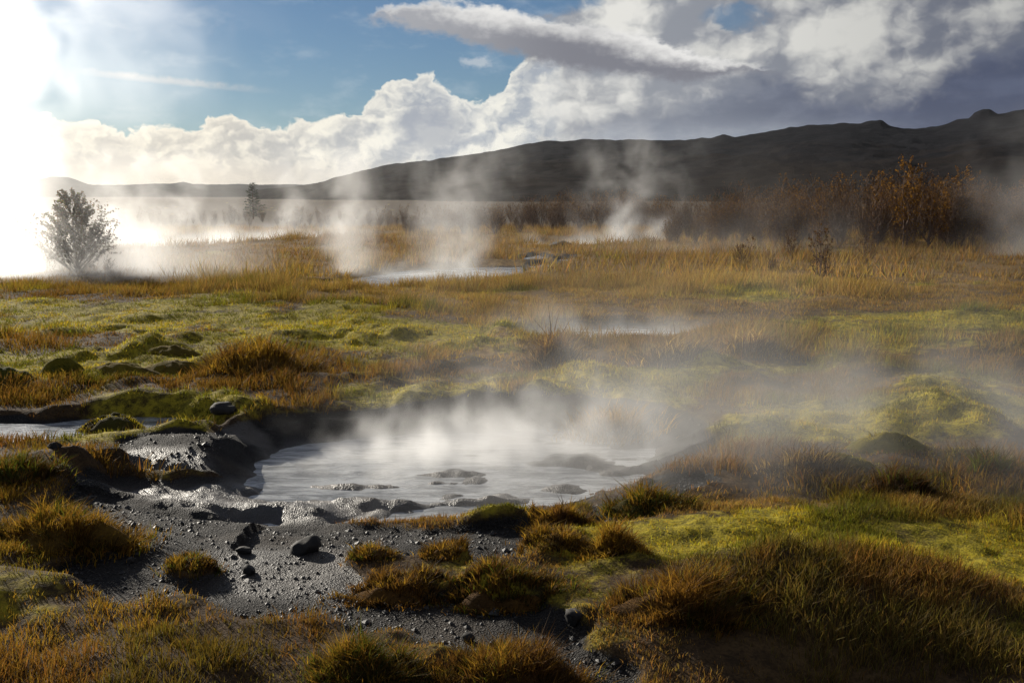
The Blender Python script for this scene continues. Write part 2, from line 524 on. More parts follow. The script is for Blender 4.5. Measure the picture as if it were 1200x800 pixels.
# ------------------------------------------------------------------ mesh helpers
def mesh_from(name, verts, faces_flat, nper, mat=None, attrs=None, smooth=False):
    """one mesh from numpy arrays; faces_flat is an (F, nper) index array"""
    me = bpy.data.meshes.new(name)
    verts = np.asarray(verts, np.float32); f = np.asarray(faces_flat, np.int32)
    me.vertices.add(len(verts)); me.vertices.foreach_set('co', verts.ravel())
    me.loops.add(f.size); me.loops.foreach_set('vertex_index', f.ravel())
    me.polygons.add(len(f))
    me.polygons.foreach_set('loop_start', np.arange(0, f.size, nper, dtype=np.int32))
    me.polygons.foreach_set('use_smooth', np.full(len(f), smooth, bool))
    for an, arr in (attrs or {}).items():
        if arr.ndim == 1:
            at_ = me.attributes.new(an, 'FLOAT', 'POINT'); at_.data.foreach_set('value', arr.astype(np.float32))
        else:
            at_ = me.attributes.new(an, 'FLOAT_COLOR', 'POINT')
            at_.data.foreach_set('color', np.concatenate([arr, np.ones((len(arr), 1))], 1).astype(np.float32).ravel())
    me.update(calc_edges=True)
    me.validate()
    if mat:
        me.materials.append(mat)
    return me


def link(name, me, parent=None, kind=None, label=None, cat=None, group=None, loc=None):
    o = bpy.data.objects.new(name, me)
    C.objects.link(o)
    if parent is not None:
        o.parent = parent
    if loc is not None:
        o.location = loc
    tag(o, label, cat, group, kind)
    return o


def tag(o, label=None, cat=None, group=None, kind=None):
    for k, v in (('label', label), ('category', cat), ('group', group), ('kind', kind)):
        if v:
            o[k] = v


def empty(name, loc, label, cat, group=None, rz=0.0):
    o = bpy.data.objects.new(name, None)
    C.objects.link(o)
    o.location = loc
    o.rotation_euler = (0, 0, rz)
    tag(o, label, cat, group)
    return o


def copy_thing(src, loc, rz, sc, label, group=None):
    c = src.copy(); C.objects.link(c)
    c.location = loc; c.rotation_euler = (0, 0, rz); c.scale = sc
    c['label'] = label
    if group:
        c['group'] = group
    for ch in list(src.children):
        k = ch.copy(); C.objects.link(k); k.parent = c
    return c


# ------------------------------------------------------------------ materials
def new_mat(name):
    m = bpy.data.materials.new(name)
    m.use_nodes = True
    m.node_tree.nodes.clear()
    b = NB(m.node_tree)
    out = b.n('ShaderNodeOutputMaterial')
    return m, b, out


def ground_material():
    m, b, out = new_mat('ground')
    bs = b.n('ShaderNodeBsdfPrincipled')
    pos = b.n('ShaderNodeNewGeometry').outputs['Position']

    def attr(nm):
        return b.n('ShaderNodeAttribute', attribute_name=nm).outputs['Fac']
    mud, moss, dry, wet = attr('mud'), attr('moss'), attr('dry'), attr('wet')
    nf = b.noise(pos, 9.0, 5.0, 0.65)
    ns = b.noise(pos, 60.0, 3.0, 0.6)
    nb = b.noise(pos, 1.3, 4.0, 0.6)
    soil = b.mix(b.smooth(b.add(b.mul(nf, 0.5), b.mul(ns, 0.5)), 0.40, 0.60), (0.035, 0.022, 0.012), (0.085, 0.052, 0.024))
    green = b.mix(b.smooth(b.add(b.mul(nf, 0.55), b.mul(ns, 0.45)), 0.38, 0.60), (0.095, 0.080, 0.012), (0.36, 0.285, 0.024))
    straw = b.mix(b.smooth(nf, 0.35, 0.7), (0.11, 0.064, 0.022), (0.25, 0.155, 0.052))
    c = b.mix(b.smooth(dry, 0.25, 0.8), soil, straw)
    c = b.mix(b.smooth(b.add(moss, b.mul(b.sub(nf, 0.5), 0.7)), 0.25, 0.65), c, green)
    grit = b.mix(b.smooth(ns, 0.35, 0.7), (0.008, 0.007, 0.0065), (0.030, 0.026, 0.023))
    clay = b.mix(b.smooth(nb, 0.35, 0.65), (0.030, 0.025, 0.021), (0.085, 0.070, 0.056))
    mudc = b.mix(b.m('MAXIMUM', b.mul(wet, 0.75), b.mul(b.smooth(nb, 0.50, 0.68), 0.6)), grit, clay)
    mm = b.smooth(b.add(mud, b.mul(b.sub(ns, 0.5), 0.5)), 0.35, 0.6)
    c = b.mix(mm, c, mudc)
    b.put(bs.inputs['Base Color'], c)
    rough = b.sub(0.95, b.mul(mm, b.add(b.mul(wet, 0.34), b.mul(b.mul(ns, nf), 0.45))))
    b.put(bs.inputs['Roughness'], rough)
    b.put(bs.inputs['Specular IOR Level'], b.add(0.12, b.mul(mm, b.add(0.12, b.mul(wet, 0.38)))))
    bump = b.n('ShaderNodeBump')
    bump.inputs['Strength'].default_value = 0.9
    bump.inputs['Distance'].default_value = 0.03
    vor = b.n('ShaderNodeTexVoronoi')
    b.put(vor.inputs['Vector'], pos); vor.inputs['Scale'].default_value = 85.0
    b.put(bump.inputs['Height'], b.add(b.add(b.mul(nf, 0.8), b.mul(ns, 0.30)), b.mul(b.mul(vor.outputs['Distance'], mm), b.sub(0.75, b.mul(wet, 0.55)))))
    b.put(bs.inputs['Normal'], bump.outputs[0])
    m.node_tree.links.new(bs.outputs[0], out.inputs[0])
    return m


def water_material(name, base, rough, bump_scale, bump):
    m, b, out = new_mat(name)
    bs = b.n('ShaderNodeBsdfPrincipled')
    pos = b.n('ShaderNodeNewGeometry').outputs['Position']
    st = b.vm('MULTIPLY', pos, (1.0, 2.2, 1.0))
    n = b.noise(st, bump_scale, 4.0, 0.6)
    nb = b.noise(st, 1.4, 4.0, 0.65)
    scum = b.noise(b.vm('MULTIPLY', pos, (0.8, 3.0, 1.0)), 2.6, 7.0, 0.72, 0.8)
    b.put(bs.inputs['Base Color'], b.mix(b.smooth(b.add(b.mul(scum, 0.7), b.mul(nb, 0.3)), 0.40, 0.58), tuple(q * 0.42 for q in base), base))
    b.put(bs.inputs['Roughness'], b.add(rough, b.mul(b.smooth(scum, 0.42, 0.6), 0.22)))
    bs.inputs['IOR'].default_value = 1.33
    bp = b.n('ShaderNodeBump')
    bp.inputs['Strength'].default_value = bump
    bp.inputs['Distance'].default_value = 0.02
    b.put(bp.inputs['Height'], n)
    b.put(bs.inputs['Normal'], bp.outputs[0])
    m.node_tree.links.new(bs.outputs[0], out.inputs[0])
    return m


def leaf_material(name, trans=0.45, attr='tint', spec=0.12):
    m, b, out = new_mat(name)
    c = b.n('ShaderNodeAttribute', attribute_name=attr).outputs['Color']
    bs = b.n('ShaderNodeBsdfPrincipled')
    b.put(bs.inputs['Base Color'], c)
    bs.inputs['Roughness'].default_value = 0.7
    bs.inputs['Specular IOR Level'].default_value = spec
    tr = b.n('ShaderNodeBsdfTranslucent')
    b.put(tr.inputs[0], b.mix(1.0, c, (1.15, 1.15, 0.75), 'MULTIPLY'))
    mx = b.n('ShaderNodeMixShader')
    mx.inputs[0].default_value = trans
    m.node_tree.links.new(bs.outputs[0], mx.inputs[1])
    m.node_tree.links.new(tr.outputs[0], mx.inputs[2])
    m.node_tree.links.new(mx.outputs[0], out.inputs[0])
    return m


def rock_material(name, lo_, hi_, rough=0.7, scale=14.0):
    m, b, out = new_mat(name)
    bs = b.n('ShaderNodeBsdfPrincipled')
    pos = b.n('ShaderNodeNewGeometry').outputs['Position']
    n = b.noise(pos, scale, 6.0, 0.65)
    b.put(bs.inputs['Base Color'], b.mix(b.smooth(n, 0.35, 0.65), lo_, hi_))
    bs.inputs['Roughness'].default_value = rough
    bp = b.n('ShaderNodeBump')
    bp.inputs['Strength'].default_value = 0.6
    bp.inputs['Distance'].default_value = 0.01
    b.put(bp.inputs['Height'], n)
    b.put(bs.inputs['Normal'], bp.outputs[0])
    m.node_tree.links.new(bs.outputs[0], out.inputs[0])
    return m


def hill_material():
    m, b, out = new_mat('hillside')
    bs = b.n('ShaderNodeBsdfPrincipled')
    pos = b.n('ShaderNodeNewGeometry').outputs['Position']
    st = b.vm('MULTIPLY', pos, (1.0, 1.0, 3.5))
    n = b.noise(st, 0.012, 8.0, 0.65)
    n2 = b.noise(st, 0.05, 6.0, 0.7)
    z = b.sep(pos)[2]
    rock = b.mix(b.smooth(n2, 0.4, 0.65), (0.006, 0.0062, 0.009), (0.013, 0.0135, 0.017))  # slope colours darkened to carry the cloud shadow lying on the hill
    heath = b.mix(b.smooth(n2, 0.35, 0.7), (0.013, 0.010, 0.009), (0.024, 0.018, 0.014))
    f = b.smooth(b.add(b.mul(z, 0.016), b.mul(b.sub(n, 0.5), 2.4)), 0.0, 1.0)
    b.put(bs.inputs['Base Color'], b.mix(f, heath, rock))
    bs.inputs['Roughness'].default_value = 0.95
    bs.inputs['Specular IOR Level'].default_value = 0.02
    bp = b.n('ShaderNodeBump')
    bp.inputs['Strength'].default_value = 0.8
    bp.inputs['Distance'].default_value = 6.0
    b.put(bp.inputs['Height'], n2)
    b.put(bs.inputs['Normal'], bp.outputs[0])
    m.node_tree.links.new(bs.outputs[0], out.inputs[0])
    return m


M_GROUND = ground_material()
M_WATER = water_material('milky_water', (0.50, 0.51, 0.51), 0.05, 14.0, 0.6)
M_POND = water_material('pond_water', (0.30, 0.32, 0.34), 0.08, 7.0, 0.25)
M_GRASS = leaf_material('grass_blades', 0.5)
M_LEAF = leaf_material('autumn_leaves', 0.5)
M_STONE = rock_material('wet_stone', (0.008, 0.007, 0.006), (0.024, 0.021, 0.018), 0.85)
M_PEBBLE = rock_material('wet_pebbles', (0.008, 0.007, 0.006), (0.034, 0.030, 0.027), 0.6, 30.0)
M_BARK = rock_material('birch_twigs', (0.070, 0.037, 0.023), (0.145, 0.080, 0.050), 0.85, 8.0)
M_PALE = rock_material('grey_bark', (0.06, 0.05, 0.045), (0.13, 0.11, 0.095), 0.85, 8.0)
M_HILL = hill_material()


# ------------------------------------------------------------------ ground sheet
def build_ground():
    ys = list(np.linspace(-12, 2.6, 30)[:-1])
    yv = 2.6
    while yv < 30:
        ys.append(yv); yv *= 1.0062
    while yv < 5400:
        ys.append(yv); yv *= 1.035
    ys = np.array(ys)
    nc = 540
    t = np.linspace(-1, 1, nc)
    tt = t + 0.9 * t ** 9
    w = 3.0 + 0.62 * np.maximum(ys, 0)
    X = w[:, None] * tt[None, :]
    Y = np.repeat(ys[:, None], nc, 1)
    x = X.ravel(); y = Y.ravel()
    z = height(x, y)
    mud, moss, dry, wet = zones(x, y)
    nr = len(ys)
    i = np.arange(nr - 1)[:, None] * nc + np.arange(nc - 1)[None, :]
    f = np.stack([i, i + 1, i + nc + 1, i + nc], -1).reshape(-1, 4)
    me = mesh_from('ground', np.stack([x, y, z], 1), f, 4, M_GROUND, dict(mud=mud, moss=moss, dry=dry, wet=wet), True)
    link('ground', me, kind='structure', label='boggy ground of moss, dry grass and dark wet gravel')
    print('ground verts', len(x))


build_ground()


def sheet(name, poly, z, mat, label, grow=0.25, step=0.12):
    """level water surface: the outline pushed out under the banks"""
    c = np.mean(poly, 0)
    q = np.array(poly)
    d = q - c
    q = q + d / np.linalg.norm(d, axis=1, keepdims=True) * grow
    bm = bmesh.new()
    vs = [bm.verts.new((a, b_, z)) for a, b_ in q]
    bm.faces.new(vs)
    bmesh.ops.triangulate(bm, faces=bm.faces[:])
    me = bpy.data.meshes.new(name)
    bm.normal_update()
    for f in bm.faces:
        if f.normal.z < 0:
            f.normal_flip()
    bm.to_mesh(me); bm.free()
    me.materials.append(mat)
    return link(name, me, kind='structure', label=label)


sheet('hot_pool', BASIN, WATER_Z, M_WATER, 'milky grey steaming water of the hot pool')
sheet('stream', STREAM, -0.085, M_POND, 'shallow muddy stream on the left', 0.1)
sheet('pond', POOL_MID, -0.13, M_POND, 'shining pond in the middle distance', 0.4)
sheet('warm_spring', SPRING, -0.15, M_POND, 'bluish steaming spring behind the tussocks', 0.3)
sheet('back_pond', BACK_POOL, -0.32, M_POND, 'steaming water behind the low brow', 0.5)
sheet('back_pond', BACK_POOL_R, -0.25, M_POND, 'steaming water in front of the thicket', 0.5)
for pl in PUDDLES:
    sheet('puddle', pl, -0.10, M_POND, 'small shining puddle beyond the pond', 0.15)


# ------------------------------------------------------------------ hills
def build_hill(name, ridge_px, r_foot, r_ridge, r_back, label, seed, na=360, nr=90, crag=1.0, el_pad=0.0):
    ang = [sky_ang(*p) for p in ridge_px]
    az = np.linspace(ang[0][0], ang[-1][0], na)
    el = np.interp(az, [a[0] for a in ang], [a[1] for a in ang])
    rr = np.concatenate([np.linspace(r_foot, r_ridge, int(nr * 0.72)), np.linspace(r_ridge, r_back, nr - int(nr * 0.72) + 1)[1:]])
    A, RR = np.meshgrid(np.radians(az), rr)
    E = np.repeat(el[None, :], nr, 0)
    x = RR * np.sin(A); y = RR * np.cos(A)
    ker = np.exp(-np.linspace(-2.2, 2.2, 61) ** 2); ker /= ker.sum()
    el_s = np.convolve(np.pad(el, 30, mode='edge'), ker, 'valid')
    near_top = np.exp(-((RR - r_ridge) / (r_ridge * 0.06)) ** 2)
    E = el_s[None, :] + (el - el_s)[None, :] * near_top
    hr = r_ridge * np.tan(np.radians(E)) + CAM_H
    s = np.clip((RR - r_foot) / (r_ridge - r_foot), 0, 1)
    prof = np.where(RR <= r_ridge, s ** 1.35, np.clip(1 - (RR - r_ridge) / (r_back - r_ridge), 0, 1) ** 0.8)
    sc = r_ridge / 1400.0
    # the slope may not rise above the sight line to the ridge
    n = fbm(x / (130 * sc), y / (130 * sc), seed, 5, 0.55) - 0.5
    gul = np.abs(fbm(x / (60 * sc), y / (160 * sc), seed + 9, 4) - 0.5)
    z = -4 + (hr + 4) * prof + (n * 30 - gul * 26) * crag * sc * np.sin(np.pi * np.clip(s, 0, 1)) * (RR < r_ridge)
    z = z + (fbm(x / (16 * sc), y / (16 * sc), seed + 3, 3) - 0.5) * 7.0 * sc * crag * np.clip(prof * 3, 0, 1)
    z = np.minimum(z, np.where(RR < r_ridge * 0.93, (hr - CAM_H) * RR / r_ridge * 0.985 + CAM_H, 1e9))
    i = np.arange(nr - 1)[:, None] * na + np.arange(na - 1)[None, :]
    f = np.stack([i, i + 1, i + na + 1, i + na], -1).reshape(-1, 4)
    me = mesh_from(name, np.stack([x.ravel(), y.ravel(), z.ravel()], 1), f, 4, M_HILL, None, True)
    return link(name, me, kind='structure', label=label)


build_hill('hill', [(300, 224), (370, 216), (400, 206), (425, 200), (450, 194), (475, 191), (500, 188), (530, 184), (560, 180), (580, 177), (600, 172), (625, 167), (650, 165), (700, 163.5),
                    (760, 164.5), (800, 164.5), (835, 161), (848, 157), (860, 160), (880, 157), (918, 152), (925, 149), (940, 149), (948, 146), (980, 145),
                    (1010, 144), (1022, 141.5), (1032, 141.5), (1042, 147), (1060, 150.5), (1085, 151), (1105, 146), (1120, 140), (1136, 138), (1142, 132), (1150, 128.5), (1160, 129), (1168, 134),
                    (1185, 131), (1200, 129), (1300, 120), (1400, 122)], 300, 1400, 2300, 'long dark rocky hill rising to the right', 300, crag=0.6)
build_hill('far_ridge', [(-140, 222), (20, 214), (60, 207), (80, 208), (110, 217.5), (160, 216), (205, 215), (215, 213.5), (225, 215.5), (300, 216), (380, 216), (440, 215), (520, 220)],
           2200, 4200, 5200, 'low pale ridge on the horizon at the left', 400, 200, 40, 0.35)


# ------------------------------------------------------------------ grass
PAL = dict(
    orange=np.array([0.23, 0.115, 0.024]), rust=np.array([0.135, 0.064, 0.020]), straw=np.array([0.42, 0.275, 0.10]),
    green=np.array([0.095, 0.100, 0.016]), lime=np.array([0.36, 0.28, 0.030]), brown=np.array([0.080, 0.047, 0.022]),
    gold=np.array([0.29, 0.172, 0.028]))


def blades(pos, hgt, wid, lean, tint, seg=2, seed=1):
    """leaf blades as tapering strips; pos (N,3), lean (N,2) horizontal offset of the tip"""
    r = np.random.default_rng(seed)
    N = len(pos)
    a = r.uniform(0, 2 * np.pi, N)
    sx = np.cos(a) * wid * 0.5; sy = np.sin(a) * wid * 0.5
    base = pos
    tip = pos + np.stack([lean[:, 0], lean[:, 1], hgt], 1)
    if seg == 1:
        v = np.empty((N, 3, 3))
        v[:, 0] = base - np.stack([sx, sy, np.zeros(N)], 1)
        v[:, 1] = base + np.stack([sx, sy, np.zeros(N)], 1)
        v[:, 2] = tip
        f = np.arange(N * 3).reshape(N, 3)
        return v.reshape(-1, 3), f, np.repeat(tint, 3, 0)
    mid = pos + np.stack([lean[:, 0] * 0.32, lean[:, 1] * 0.32, hgt * 0.6], 1)
    side = np.stack([sx, sy, np.zeros(N)], 1)
    v = np.empty((N, 5, 3))
    v[:, 0] = base - side; v[:, 1] = base + side
    v[:, 2] = mid - side * 0.8; v[:, 3] = mid + side * 0.8
    v[:, 4] = tip
    k = np.arange(N)[:, None, None] * 5
    f = (np.array([[0, 1, 3], [0, 3, 2], [2, 3, 4]])[None] + k).reshape(-1, 3)
    return v.reshape(-1, 3), f, np.repeat(tint, 5, 0)


def ground_tint(x, y, r):
    px, py = pix(x, y)
    mud, moss, dry, wet = zones(x, y)
    n = fbm(x / 0.8, y / 0.8, 133, 3)
    n2 = fbm(x / 3.0, y / 3.0, 144, 3)
    N = len(x)
    c = np.tile(PAL['brown'], (N, 1))

    def put(w, k):
        nonlocal c
        w = np.clip(w, 0, 1)[:, None]
        c = c * (1 - w) + PAL[k] * w
    put(0.75 * np.ones(N), 'orange')
    put(sstep(n, 0.45, 0.62) * 0.8, 'rust')
    put(dry * sstep(n2 + (py < 470) * 0.2, 0.40, 0.6) * 0.9, 'straw')
    put(sstep(n2, 0.62, 0.4) * 0.35 * (py < 480), 'gold')
    put(sstep(py, 520, 600) * sstep(n2, 0.55, 0.42) * 0.7, 'gold')
    put(sstep(py, 500, 560) * sstep(n, 0.5, 0.6) * 0.45, 'green')
    put((py < 480) * 0.10, 'green')
    put(sstep(y, 24, 36) * 0.55, 'rust')
    put(sstep(moss, 0.25, 0.7), 'lime')
    put(sstep(moss, 0.15, 0.5) * sstep(n, 0.42, 0.6) * 0.8, 'green')
    put(sstep(bl(px, py, 240, 372, 70, 9) + 0.7 * bl(px, py, 40, 560, 40, 20) + (n - .5) * .5, 0.3, 0.7) * 0.8, 'green')
    c = c * r.uniform(0.45, 1.4, (N, 1)) * (1 + r.normal(0, 0.09, (N, 3)))
    return np.clip(c, 0.004, 0.6)


def scatter(y0, y1, dens, r):
    """random ground points between two distances, inside a fan a little wider than the view"""
    A = (0.62 * (y1 ** 2 - y0 ** 2)) + 4.0 * (y1 - y0)
    n = int(A * dens)
    y = np.sqrt(r.uniform(y0 ** 2, y1 ** 2, n))
    x = r.uniform(-1, 1, n) * (0.60 * y + 1.2)
    return x, y


def grass_band(name, label, y0, y1, tuft_d, per, hmean, wid, spread, seg, seed, tall=1.0):
    r = np.random.default_rng(seed)
    x, y = scatter(y0, y1, tuft_d, r)
    mud, moss, dry, wet = zones(x, y)
    cl = fbm(x / 0.55, y / 0.55, 155, 3)
    keep = r.uniform(0, 1, len(x)) < np.clip((1 - mud * 1.3), 0, 1) * np.clip(0.25 + 2.2 * (cl - 0.30), 0.12, 1) 
    x, y, moss, dry, cl, mud = x[keep], y[keep], moss[keep], dry[keep], cl[keep], mud[keep]
    N = len(x)
    size = (0.5 + 0.9 * sstep(cl, 0.38, 0.68)) * (1 - 0.55 * sstep(moss, 0.3, 0.75)) * (0.45 + 1.1 * sstep(fbm(x / 2.6, y / 2.6, 166, 3), 0.33, 0.66)) * (1 - 0.4 * mud)
    size = size * (0.8 + 0.5 * dry * tall)
    size = np.maximum(size, 0.42)
    x = np.repeat(x, per); y = np.repeat(y, per); size = np.repeat(size, per)
    M = len(x)
    ox = r.normal(0, spread, M); oy = r.normal(0, spread, M)
    X = x + ox; Y = y + oy
    Z = height(X, Y) - 0.005
    m2 = zones(X, Y)[0]
    ok = m2 < 0.75
    X, Y, Z, ox, oy, size = X[ok], Y[ok], Z[ok], ox[ok], oy[ok], size[ok]
    M = len(X)
    h = hmean * size * r.uniform(0.5, 1.35, M)
    lean = np.stack([ox / spread * 0.28 * h + r.normal(0.10, 0.25, M) * h, oy / spread * 0.28 * h + r.normal(0, 0.25, M) * h], 1)
    tint = ground_tint(X, Y, r)
    v, f, t = blades(np.stack([X, Y, Z], 1), h, wid * r.uniform(0.6, 1.3, M), lean, tint, seg, seed)
    me = mesh_from(name, v, f, 3, M_GRASS, dict(tint=t))
    link(name, me, kind='stuff', label=label)
    print(name, M, 'blades', len(f), 'tris')


grass_band('grass', 'short orange and green grass of the foreground', 3.4, 7.5, 450, 11, 0.056, 0.0048, 0.030, 2, 201)
grass_band('grass', 'short orange and green grass around the hot pool', 7.5, 13.5, 125, 12, 0.092, 0.0078, 0.05, 2, 202)
grass_band('grass', 'dry yellow grass of the middle distance', 13.5, 27, 62, 9, 0.115, 0.014, 0.08, 1, 203, 1.4)
grass_band('grass', 'dry brown grass beyond the pond', 27, 75, 9, 8, 0.17, 0.030, 0.18, 1, 204, 1.3)


# ------------------------------------------------------------------ pebbles on the wet soil
def build_gravel():
    r = np.random.default_rng(301)
    x, y = scatter(4.0, 10.5, 800, r)
    mud, moss, dry, wet = zones(x, y)
    px, py = pix(x, y)
    k = (mud > 0.6) & (sdf(x, y, BASIN) > 0.25) & (r.uniform(0, 1, len(x)) < np.clip(fbm(x / .4, y / .4, 311, 3) * 2.4 - 0.5, 0.1, 1))
    x, y = x[k], y[k]
    N = len(x)
    z = height(x, y)
    s = np.exp(r.normal(-5.0, 0.55, N))
    a = r.uniform(0, 6.283, N)
    base = np.array([[1, 0, 0], [0.3, 1, 0.1], [-0.9, 0.4, 0], [-0.6, -0.8, 0.1], [0.5, -0.9, 0], [0.1, 0.05, 0.8], [0, 0, -0.6]])
    b = base[None] * (1 + r.normal(0, 0.22, (N, 7, 3)))
    ca, sa = np.cos(a)[:, None], np.sin(a)[:, None]
    vx = b[..., 0] * ca - b[..., 1] * sa; vy = b[..., 0] * sa + b[..., 1] * ca
    v = np.stack([x[:, None] + vx * s[:, None], y[:, None] + vy * s[:, None], z[:, None] + (b[..., 2] * 0.75 + 0.15) * s[:, None]], -1)
    tri = np.array([[0, 1, 5], [1, 2, 5], [2, 3, 5], [3, 4, 5], [4, 0, 5]])
    f = (tri[None] + np.arange(N)[:, None, None] * 7).reshape(-1, 3)
    me = mesh_from('gravel', v.reshape(-1, 3), f, 3, M_PEBBLE)
    link('gravel', me, kind='stuff', label='dark wet gravel scattered over the bare soil by the hot pool')
    print('pebbles', N)


build_gravel()


# ------------------------------------------------------------------ stones
def stone(px, py, size, label, seed, squash=0.8, sink=0.25, group=None):
    bm = bmesh.new()
    bmesh.ops.create_icosphere(bm, subdivisions=3, radius=1.0)
    r = np.random.default_rng(seed)
    o = r.uniform(0, 50, 3)
    sx, sy = r.uniform(0.8, 1.15), r.uniform(0.75, 1.1)
    facets = []
    for _k in range(11):
        n_ = Vector(r.normal(0, 1, 3)).normalized()
        facets.append((n_, r.uniform(0.55, 0.85)))
    for v in bm.verts:
        p = v.co.copy()
        for n_, d_ in facets:
            e_ = p.dot(n_) - d_
            if e_ > 0:
                p = p - n_ * e_ * 0.93
        p *= 1.2
        n = float(fbm(np.array([p.x * 0.9 + o[0] + p.z]), np.array([p.y * 0.9 + o[1] - p.z * .6]), seed, 4)[0]) - 0.5
        n2 = float(vnoise(np.array([p.x * 3 + o[2]]), np.array([p.y * 3 + p.z * 3]), seed)[0]) - 0.5
        v.co = p * (1 + 0.55 * n + 0.14 * n2)
        v.co.x *= sx; v.co.y *= sy; v.co.z *= squash
    me = bpy.data.meshes.new('stone')
    bm.to_mesh(me); bm.free()
    for pl in me.polygons:
        pl.use_smooth = True
    me.materials.append(M_STONE)
    x, y = P(px, py, -0.03)
    z = float(height(np.array([x]), np.array([y]))[0])
    o_ = link('stone', me, label=label, cat='stone', group=group)
    o_.scale = (size, size, size)
    o_.location = (x, y, z + size * squash * (1 - sink) * 0.75)
    o_.rotation_euler = (0, 0, r.uniform(0, 6))
    return o_


stone(358, 637, 0.085, 'round black stone lying on grey gravel just below the hot pool', 1)
stone(293, 664, 0.045, 'small dark stone on the wet gravel, left of and below the round black stone', 2)
stone(284, 641, 0.055, 'flat dark stone on the wet gravel level with the round black stone', 3, 0.4)
stone(672, 733, 0.062, 'black stone beside the grassy bank at the lower right of the gravel', 4, 0.7)
stone(548, 743, 0.035, 'small black stone on gravel above the lowest clump of orange grass', 5)
stone(152, 655, 0.03, 'small dark stone in bare soil right of the big left tussock', 6)
stone(265, 489, 0.16, 'dark lump of rock between the stream and the far bank of the pool', 7, 0.4, 0.75)
stone(660, 290, 0.5, 'dark low boulder on the brow in front of the right hand steam', 8, 0.35)
stone(66, 562, 0.05, 'pale grey stone at the edge of the mud shelf left of the pool', 9, 0.7)


# ------------------------------------------------------------------ hummocks and tussocks
def mound_mesh(rx, ry, h, seed, tint_top, tint_side, rough=0.26):
    n_a, n_r = 44, 15
    th = np.linspace(0, 2 * np.pi, n_a, endpoint=False)
    rr = np.linspace(0.0, 1.12, n_r)
    T, Q = np.meshgrid(th, rr)
    lobe = 1 + 0.45 * (fbm(np.cos(T) * 1.3 + seed, np.sin(T) * 1.3, seed, 3) - 0.5) * 2
    x = np.cos(T) * Q * rx * lobe; y = np.sin(T) * Q * ry * lobe
    prof = np.clip(1 - np.clip(Q, 0, 1) ** 2.2, 0, 1) ** 1.05
    z = h * prof * (1 + rough * 2.2 * (fbm(x / (rx * .5) + seed, y / (ry * .5), seed + 4, 3) - 0.5))
    z = z + (fbm(x / 0.07, y / 0.07, seed + 2, 2) - 0.5) * 0.035 * (Q < 1.05) - np.where(Q > 1.02, 0.10, 0.0)
    i = np.arange(n_r - 1)[:, None] * n_a + np.arange(n_a)[None, :]
    j = np.arange(n_r - 1)[:, None] * n_a + (np.arange(n_a)[None, :] + 1) % n_a
    f = np.stack([i, j, j + n_a, i + n_a], -1).reshape(-1, 4)
    v = np.stack([x.ravel(), y.ravel(), z.ravel()], 1)
    n = fbm(v[:, 0] / 0.15 + seed, v[:, 1] / 0.15, seed + 6, 3)[:, None]
    c = tint_side * (1 - n) * 1.2 + tint_top * n * 1.2
    return v, f, c


M_MOSS = None


def moss_material():
    m, b, out = new_mat('moss')
    bs = b.n('ShaderNodeBsdfPrincipled')
    c = b.n('ShaderNodeAttribute', attribute_name='tint').outputs['Color']
    pos = b.n('ShaderNodeNewGeometry').outputs['Position']
    n = b.noise(pos, 45.0, 4.0, 0.65)
    b.put(bs.inputs['Base Color'], b.mix(1.0, c, b.mix(n, (0.5, 0.5, 0.5), (1.5, 1.45, 1.3)), 'MULTIPLY'))
    bs.inputs['Roughness'].default_value = 0.95
    bs.inputs['Specular IOR Level'].default_value = 0.1
    bp = b.n('ShaderNodeBump'); bp.inputs['Strength'].default_value = 0.8; bp.inputs['Distance'].default_value = 0.02
    b.put(bp.inputs['Height'], n)
    b.put(bs.inputs['Normal'], bp.outputs[0])
    m.node_tree.links.new(bs.outputs[0], out.inputs[0])
    return m


M_MOSS = moss_material()


